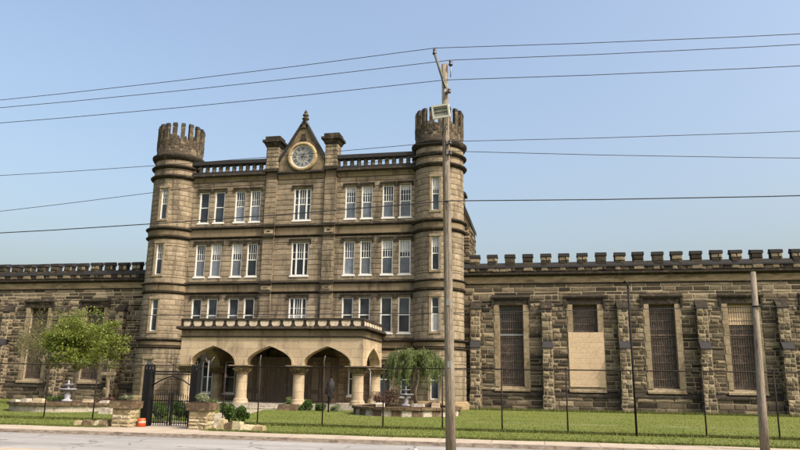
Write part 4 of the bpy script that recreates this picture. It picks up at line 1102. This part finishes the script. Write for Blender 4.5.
# ================================================================== PLANTS
bush(-12.35, 27.0, .45, .85, 2600, 'leaf_bush', 'tall green bush just right of the right gate pillar')
bush(-11.7, 27.0, .30, .6, 1400, 'leaf_bush', 'smaller round green bush beside the tall one right of the gate')
bush(-15.6, 27.3, .5, .7, 2200, 'leaf_bush', 'green bush seen through the left half of the gate')
bush(-14.75, 27.4, .5, .75, 2200, 'leaf_bush', 'green bush seen through the middle of the gate')
bush(-13.95, 27.2, .5, .7, 2200, 'leaf_bush', 'green bush seen through the right half of the gate')
bush(-13.2, 39.0, .42, .6, 1200, 'leaf_bush', 'low green shrub right of the stone planter before the porch', size=.11)
bush(-12.3, 39.0, .4, .42, 900, 'leaf_bush', 'low green shrub below the third porch arch', size=.11)
bush(-11.4, 38.9, .42, .38, 800, 'leaf_pale', 'pale yellowish ground shrub left of the porch corner column', size=.1)
bush(-14.15, 38.75, .28, .42, 420, 'leaf_willow', 'leafy potted plant on the stone planter by the steps', 'plant', .33, .09, name='potted_plant')
bush(-18.9, 39.2, .35, .62, 700, 'leaf_willow', 'green shrub in front of the first porch column', size=.09)
bush(-20.2, 39.3, .4, .45, 600, 'leaf_willow', 'low shrub under the left porch arch', size=.09)
bush(-8.0, 36.3, .85, .85, 3000, 'leaf_dry', 'large brown bare shrub at the left side of the right round bed', z0=.4, size=.07)
bush(-5.6, 37.2, .5, .35, 700, 'leaf_dry', 'low brown ground plants at the tower side of the right round bed', z0=.4, size=.08)
bush(-24.9, 33.2, .7, .3, 700, 'leaf_bush', 'low green growth left of the fountain in the left bed', z0=.4, size=.08)
bush(-22.3, 33.6, .6, .3, 600, 'leaf_dry', 'low dry growth right of the fountain in the left bed', z0=.4, size=.08)

def branchy(m, p, d, L, r, depth, rnd, tips, up=.15):
    q = p + d * L; mid = p + d * L * .5 + Vector((rnd.uniform(-1, 1), rnd.uniform(-1, 1), rnd.uniform(-.3, .6))) * L * .06
    m.tube([tuple(p), tuple(mid), tuple(q)], [r, r * .82, r * .62], 7 if r > .03 else 4, cap=False)
    if depth == 0: tips.append((q, d)); return
    for k in range(rnd.choice((2, 3, 3))):
        nd = (d + Vector((rnd.gauss(0, 1), rnd.gauss(0, 1), rnd.gauss(0, .6))) * .55 + Vector((0, 0, up))).normalized()
        branchy(m, q if k else mid.lerp(q, .6), nd, L * rnd.uniform(.62, .85), r * .6, depth - 1, rnd, tips, up)
    if depth <= 2: tips.append((q, d))
def tree(x, y, h0, label, mat, n, size, seed, cx, cy, cz, rx, rz, lean=0, trunk_r=.13, depth=4, L=1.15, forks=5, name='leafy_tree'):
    rnd = random.Random(seed); T = thing(name, (x, y, 0), label, 'tree')
    m = MB().mat('bark'); tips = []
    base = Vector((x, y, 0)); top = Vector((x + lean, y, h0))
    m.tube([tuple(base), (x + lean * .4, y + .03, h0 * .5), tuple(top)], [trunk_r * 1.35, trunk_r, trunk_r * .85], 10)
    for k in range(forks):
        a = 2 * pi * (k + rnd.random() * .6) / forks; d = Vector((cos(a) * .8, sin(a) * .8, .8)).normalized(); branchy(m, top - Vector((0, 0, .1)), d, L, trunk_r * .55, depth - 1, rnd, tips)
    m.build('trunk', T)
    m = MB().mat(mat); C = Vector((cx, cy, cz))
    ok = [(t, d) for t, d in tips]
    # leaf sprays gathered on the twigs and in ragged clumps through the crown volume
    clumps = []
    for _ in range(110):
        v = Vector((rnd.gauss(0, 1), rnd.gauss(0, 1), rnd.gauss(0, 1))).normalized() * (rnd.random() ** .45)
        clumps.append((C + Vector((v.x * rx, v.y * rx, v.z * rz)), rnd.uniform(.18, .45)))
    def fn():
        if rnd.random() < .45 and ok:
            t, d = rnd.choice(ok); c, rr = t, .22
        else: c, rr = rnd.choice(clumps)
        v = Vector((rnd.gauss(0, 1), rnd.gauss(0, 1), rnd.gauss(0, .7))) * rr * .75; return tuple(c + v)
    leaves(m, n, fn, size, rnd); m.build('crown', T)
tree(-27.7, 38.5, 2.1, 'fresh green leafy tree in front of the left wing beside the left tower', 'leaf_fresh', 26000, .13, 11, -27.1, 38.3, 3.75, 2.5, 1.85, .1, L=1.15)
tree(-30.6, 40, 2.2, 'sparse budding tree with olive twigs to the left of the green tree', 'leaf_bud', 8000, .085, 23, -30.6, 40, 4.1, 2.1, 2.2, -.1, .08, depth=5, L=1.0, name='sparse_tree')
# weeping tree
def weeping(x, y, z0, label):
    rnd = random.Random(31); T = thing('weeping_tree', (x, y, z0), label, 'tree')
    m = MB().mat('bark'); m.tube([(x, y, z0), (x - .08, y, z0 + .7), (x + .07, y, z0 + 1.4), (x + .0, y, z0 + 2.2)], [.11, .09, .085, .07], 8)
    f = MB().mat('leaf_willow'); wd = []
    for k in range(80):
        a = rnd.uniform(0, 2 * pi); R0 = rnd.uniform(.45, 1.85); top = 3.05 + rnd.uniform(-.25, .35) - R0 * .12; dropz = rnd.uniform(.5, 1.35) * (.5 + R0 * .45)
        if cos(a) < -.2: dropz *= 1.15
        pts = []
        for i in range(9):
            t = i / 8
            if t < .45: q = t / .45; rr = R0 * .75 * q; z = z0 + 2.0 + (top - 2.0 - z0 * .0 - .35) * sin(q * pi / 2)
            else: q = (t - .45) / .55; rr = R0 * (.75 + .25 * sin(q * pi / 2)); z = z0 + top - .35 - dropz * q ** 1.6
            pts.append(Vector((x + cos(a) * rr, y + sin(a) * rr, z)))
        m.tube([tuple(p) for p in pts], [.035 * (1 - i / 9) + .004 for i in range(9)], 4, cap=False); wd.append(pts)
    m.build('trunk', T)
    def fn():
        pts = rnd.choice(wd); t = rnd.uniform(2.2, 7.99); i = int(t); p = pts[i].lerp(pts[i + 1], t - i); s_ = .05 + .05 * (t < 4.5); return (p.x + rnd.gauss(0, s_), p.y + rnd.gauss(0, s_), p.z + rnd.gauss(0, .06))
    rn = rnd
    for _ in range(20000):
        c = Vector(fn()); L = rn.uniform(.07, .15); a = rn.uniform(0, 2 * pi); d = Vector((rn.uniform(-.35, .35), rn.uniform(-.35, .35), -1)).normalized() * L; w_ = Vector((cos(a), sin(a), 0)) * .02
        f.face([tuple(c), tuple(c + d * .4 + w_), tuple(c + d), tuple(c + d * .4 - w_)], [(0, 0), (1, 0), (1, 1), (0, 1)])
    f.build('crown', T)
weeping(-6.6, 37.6, .45, 'small weeping tree with drooping grey green strands in the right round bed')

# ================================================================== SMALL THINGS ON THE LAWN
T = thing('wooden_post_sign', (-22.3, 34.0, .0), 'T-shaped wooden post with a cross board in the left bed near the gate pillar', 'sign')
m = MB().mat('jamb'); m.box(-22.47, -22.37, 33.95, 34.05, 0.3, 1.74); m.build('post', T); m = MB().mat('jamb'); m.box(-22.86, -22.0, 33.9, 33.95, 1.76, 1.93); m.build('board', T)
# dark sculpture on a thin post before the third arch
T = thing('garden_ornament', (-11.42, 37.6, 0), 'dark ragged metal ornament on a thin black post before the third porch arch', 'ornament')
m = MB().mat('iron'); m.tube([(-11.42, 37.6, 0), (-11.42, 37.6, 1.2)], .045, 8); m.build('post', T)
m = MB().mat('slate'); rn = random.Random(2)
m.lathe(-11.36, 37.6, [(0.001, .72), (.07, .76), (.12, .95), (.17, 1.15), (.22, 1.35), (.2, 1.5), (.12, 1.66), (.04, 1.78), (0.001, 1.82)], 14)
m.v = [(vx + rn.uniform(-.03, .03) + max(0, vz - 1.1) * .1, vy + rn.uniform(-.03, .03), vz) for vx, vy, vz in m.v]
for k in range(26):
    a = rn.uniform(0, 2 * pi); z = rn.uniform(.85, 1.7); rr = .08 + .12 * sin((z - .7) * 2.8); L = rn.uniform(.08, .22)
    m.hexa([(-11.33 + cos(a) * rr - .03, 37.58 + sin(a) * rr, z - L), (-11.33 + cos(a) * rr + .03, 37.58 + sin(a) * rr, z - L * .8), (-11.33 + cos(a) * rr + .03, 37.61 + sin(a) * rr, z - L), (-11.33 + cos(a) * rr - .03, 37.61 + sin(a) * rr, z - L)], [(-11.33 + cos(a) * (rr + .07) - .02, 37.58 + sin(a) * rr, z), (-11.33 + cos(a) * (rr + .07) + .03, 37.58 + sin(a) * rr, z + .03), (-11.33 + cos(a) * (rr + .07) + .03, 37.61 + sin(a) * rr, z), (-11.33 + cos(a) * (rr + .07) - .02, 37.61 + sin(a) * rr, z)])
m.hexa([(-11.3, 37.56, 1.3), (-11.12, 37.56, 1.22), (-11.12, 37.64, 1.22), (-11.3, 37.64, 1.3)], [(-11.3, 37.56, 1.52), (-11.08, 37.57, 1.48), (-11.08, 37.63, 1.48), (-11.3, 37.64, 1.52)]); m.build('figure', T)
# tall thin steel pole at the fence
T = thing('steel_pole', (2.97, 24.95, 0), 'tall thin dark steel pole with a hooked top at the fence line', 'pole')
m = MB().mat('iron'); m.tube([(2.97, 24.95, 0), (2.96, 24.95, 4.85)], .035, 8); m.build('shaft', T)
m = MB().mat('iron'); m.tube([(2.96, 24.95, 4.83), (2.95, 24.95, 5.05), (2.84, 24.95, 5.14)], .03, 8); m.build('hook', T)
# pale gate post with forked arms, right of the gate
T = thing('forked_pipe_post', (-12.62, 26.2, 0), 'grey pipe post with a forked top just behind the right gate post', 'pole')
m = MB().mat('dullsteel'); m.tube([(-12.95, 26.2, 0), (-12.95, 26.2, 2.35)], .028, 8); m.build('shaft', T)
m = MB().mat('dullsteel'); m.tube([(-12.95, 26.2, 2.15), (-12.72, 26.2, 2.5)], .016, 6); m.tube([(-12.95, 26.2, 2.2), (-13.1, 26.2, 2.45)], .012, 6); m.build('fork', T)
# white downpipe at porch corner
T = thing('upright_pipe', (-9.75, 41.2, 0), 'thin pale upright pipe beside the porch corner column', 'pipe')
m = MB().mat('greymetal'); m.tube([(-10.1, 41.6, .0), (-10.1, 41.6, 2.25)], .025, 8); m.build('pipe_shaft', T); m = MB().mat('greymetal'); m.tube([(-10.1, 41.6, 2.22), (-10.15, 41.6, 2.36), (-10.4, 41.6, 2.42)], .025, 8); m.build('pipe_bend', T)
# litter on the road
m = MB().mat('white'); rn = random.Random(9)
m.lathe(-3.25, 18.4, [(0.001, -.11), (.05, -.105), (.075, -.07), (.06, -.04), (0.001, -.03)], 9, smooth=False); m.v = [(a + rn.uniform(-.02, .02), b_ + rn.uniform(-.02, .02), max(-.11, c + rn.uniform(-.02, .02))) for a, b_, c in m.v]
tag(m.build('paper_litter'), 'crumpled white paper lying on the road near the big utility pole', 'litter')

# ================================================================== UTILITY POLES AND WIRES
WYR = 13.8
U = thing('utility_pole', (-1.76, WYR, 0), 'tall wooden utility pole with floodlight box and slanted top arm beside the road', 'utility pole')
m = MB().mat('wood'); m.tube([(-1.74 - .016 * z, WYR, z) for z in (0, 2, 4, 6, 8.28)], [.10, .094, .086, .077, .066], 20); m.build('shaft', U)
ax, ay = -1.875, WYR - .05
m = MB().mat('dullsteel'); m.tube([(ax + .03, ay - .03, 7.72), (ax - .2, ay - .04, 8.52)], .032, 8); m.build('top_arm', U)
m = MB().mat('insul'); m.lathe(ax - .205, ay - .04, [(.02, 8.48), (.045, 8.5), (.045, 8.53), (.025, 8.55), (.04, 8.58), (.03, 8.62), (0.001, 8.63)], 12); m.build('insulator', U)
m = MB().mat('greymetal'); m.tube([(ax + .02, ay - .02, 7.75), (ax - .01, ay - .02, 7.45)], .012, 6); m.tube([(ax + .09, ay - .08, 7.6), (ax - .02, ay - .07, 7.9)], .01, 6); m.build('brace', U)
m = MB().mat('greymetal'); m.tube([(-1.735, WYR - .07, 7.95), (-1.735, WYR - .07, 8.25)], .012, 6)
m.build('pin', U)
m = MB().mat('insul'); m.lathe(-1.735, WYR - .07, [(.015, 8.2), (.045, 8.22), (.045, 8.25), (.025, 8.27), (.04, 8.3), (.025, 8.34), (0.001, 8.35)], 12); m.build('insulator', U)
for z, xo in ((7.62, .0), (6.48, -.0), (6.25, .0)):
    m = MB().mat('insul'); xi = -1.74 - .016 * z + .10; m.lathe(xi, WYR - .1, [(.012, z - .05), (.035, z - .04), (.035, z - .01), (.022, z), (.035, z + .02), (.03, z + .05), (0.001, z + .06)], 10); m.build('insulator', U)
    m = MB().mat('greymetal'); m.box(xi - .08, xi - .01, WYR - .1, WYR - .04, z - .02, z + .02); m.build('bracket', U)
m = MB().mat('iron'); m.tube([(-1.84, WYR - .09, 6.25), (-1.82, WYR - .13, 6.42), (-1.86, WYR - .14, 6.62), (-1.80, WYR - .1, 6.82)], .008, 5); m.tube([(-1.92, WYR - .09, 6.65), (-1.80, WYR - .12, 6.9)], .01, 5)
m.build('cable_loop', U)
for z in (1.9, 3.1): 
    m = MB().mat('greymetal'); m.box(-1.74 - .016 * z - .03, -1.74 - .016 * z + .03, WYR - .1, WYR - .088, z, z + .12); m.build('tag_plate', U)
m = MB().mat('dullsteel'); m.tube([(-1.74 - .016 * z + .03, WYR - .092 + .003 * z, z) for z in (0.1, 2, 4, 6)], .007, 5); m.build('ground_wire', U)
rnp = random.Random(4)
m = MB().mat('iron')
for k in range(16):
    z = rnp.uniform(.6, 7.2); a = rnp.uniform(-1, 1); r = .10 - .0042 * z; xx = -1.74 - .016 * z + sin(a) * r; yy = WYR - cos(a) * r
    h = rnp.uniform(.12, .5); m.hexa([(xx - .003, yy - .003, z), (xx + .003, yy - .003, z), (xx + .003, yy + .01, z), (xx - .003, yy + .01, z)], [(xx - .003, yy - .001, z + h), (xx + .003, yy - .001, z + h), (xx + .003, yy + .01, z + h), (xx - .003, yy + .01, z + h)])
m.build('weather_splits', U)
# floodlight
c, s_ = cos(.10), sin(.10)
def FQ(u, v, w): # u right, v up, w towards viewer; tilted in its plane and nodding down
    nod = .25; v2, w2 = v * cos(nod) - w * sin(nod) * -1 * 0 - w * sin(nod), w * cos(nod) + v * sin(nod) * 0 + v * sin(nod)
    uu, vv = u * c + v2 * s_, -u * s_ + v2 * c
    uu, vv = u * c - v2 * s_, u * s_ + v2 * c
    return (-1.92 + uu, WYR - .16 - w2 * 1.0, 7.14 + vv)
def fbox(m, u0, u1, v0, v1, w0, w1): m.hexa([FQ(u0, v0, w1), FQ(u1, v0, w1), FQ(u1, v0, w0), FQ(u0, v0, w0)], [FQ(u0, v1, w1), FQ(u1, v1, w1), FQ(u1, v1, w0), FQ(u0, v1, w0)])
m = MB().mat('globe'); W_, H_ = .182, .135
fbox(m, -W_, W_, H_ - .035, H_, 0, .14); fbox(m, -W_, W_, -H_, -H_ + .035, 0, .14); fbox(m, -W_, -W_ + .035, -H_ + .035, H_ - .035, 0, .14); fbox(m, W_ - .035, W_, -H_ + .035, H_ - .035, 0, .14)
fbox(m, -W_ + .035, W_ - .035, -H_ + .035, H_ - .035, 0, .05); fl = m.build('floodlight', U)
m = MB().mat('lens'); fbox(m, -W_ + .036, W_ - .036, -H_ + .036, H_ - .036, .051, .115); m.build('lens', fl)
m = MB().mat('iron'); 
for v in (-.03, .04): fbox(m, -W_ + .05, W_ - .05, v, v + .012, .116, .12)
m.build('lens_bars', fl)
m = MB().mat('greymetal'); m.box(-1.9, -1.82, WYR - .17, WYR - .06, 7.08, 7.16); m.build('mount', fl)

U2 = thing('cut_pole', (5.73, 20.75, 0), 'shorter bare wooden pole cut off at the top, standing on the grass at the right', 'utility pole')
m = MB().mat('wood'); m.tube([(5.73, 20.95, -.05), (5.76, 20.95, 1.2), (5.81, 20.95, 2.9), (5.86, 20.95, 4.78)], [.12, .108, .09, .07], 18); m.build('shaft', U2)
m = MB().mat('iron'); m.tube([(5.86 - .13, 20.85, 3.8), (5.86 + .13, 20.85, 3.82)], .02, 6); m.build('bolt', U2)

def wire(pts, r, y, label, y1=None):
    """cable through (x, z) points with a gentle sag between them"""
    m = MB().mat('wire'); P = []
    for (x0, z0), (x1, z1) in zip(pts, pts[1:]):
        for i in range(12): t = i / 12; P.append((x0 + (x1 - x0) * t, y, z0 + (z1 - z0) * t))
    P.append((pts[-1][0], y, pts[-1][1])); m.tube(P, r, 5)
    tag(m.build('overhead_wire'), label, 'wire', 'overhead wires')
def sagged(xs_, f): return [(x, f(x)) for x in xs_]
def two(zl, z0, zr, xp, y, r, label):
    """left slope given at x=-12.8, pole height, right height at x=5.1 (parabolic spans 36 m long)"""
    pts = []
    xl, zl = zl; xr, zr = zr
    sl = (z0 - zl) / (xp - xl)
    for i in range(13): x = xp - 36 + 36 * i / 12; t = (xp - x); kq = .0016; s_ = sl + kq * (xp - xl); pts.append((x, z0 - s_ * t + kq * t * t))
    sr = (zr - z0) / (xr - xp); 
    for i in range(1, 13): x = xp + 36 * i / 12; t = x - xp; kq = .0016; s_ = sr - kq * (xr - xp); pts.append((x, z0 + s_ * t + kq * t * t))
    wire(pts, r, y, label)
two((-12.83, 8.16), 8.64, (5.13, 8.33), -2.08, WYR - .09, .0078, 'topmost overhead wire, held by the insulator on the slanted pole arm')
two((-12.8, 7.97), 8.34, (5.1, 8.12), -1.735, WYR - .07, .0078, 'second overhead wire from the top, on the pin above the pole top')
two((-12.74, 7.56), 7.88, (5.06, 7.66), -1.87, WYR - .1, .0078, 'third overhead wire from the top, passing just below the pole top')
two((-12.52, 6.23), 6.50, (4.92, 6.34), -1.76, WYR - .1, .0065, 'fourth overhead wire, meeting the pole just below the floodlight')
two((-12.38, 5.35), 6.29, (4.87, 5.81), -1.76, WYR - .1, .0065, 'fifth overhead wire, sloping steeply down to the left below the floodlight')
two((-12.3, 4.84), 5.23, (4.8, 5.09), -1.80, WYR - .09, .011, 'thick dark wire crossing in front of the third floor windows')
wire([(-34, 3.35), (-13.1, 3.63), (-2.7, 3.66), (5.84, 3.80), (30, 3.9)], .011, 20.9, 'lowest wire, running past the cut pole at first floor window height')
for o in list(COL.objects):
    if 'w' in o: del o['w']
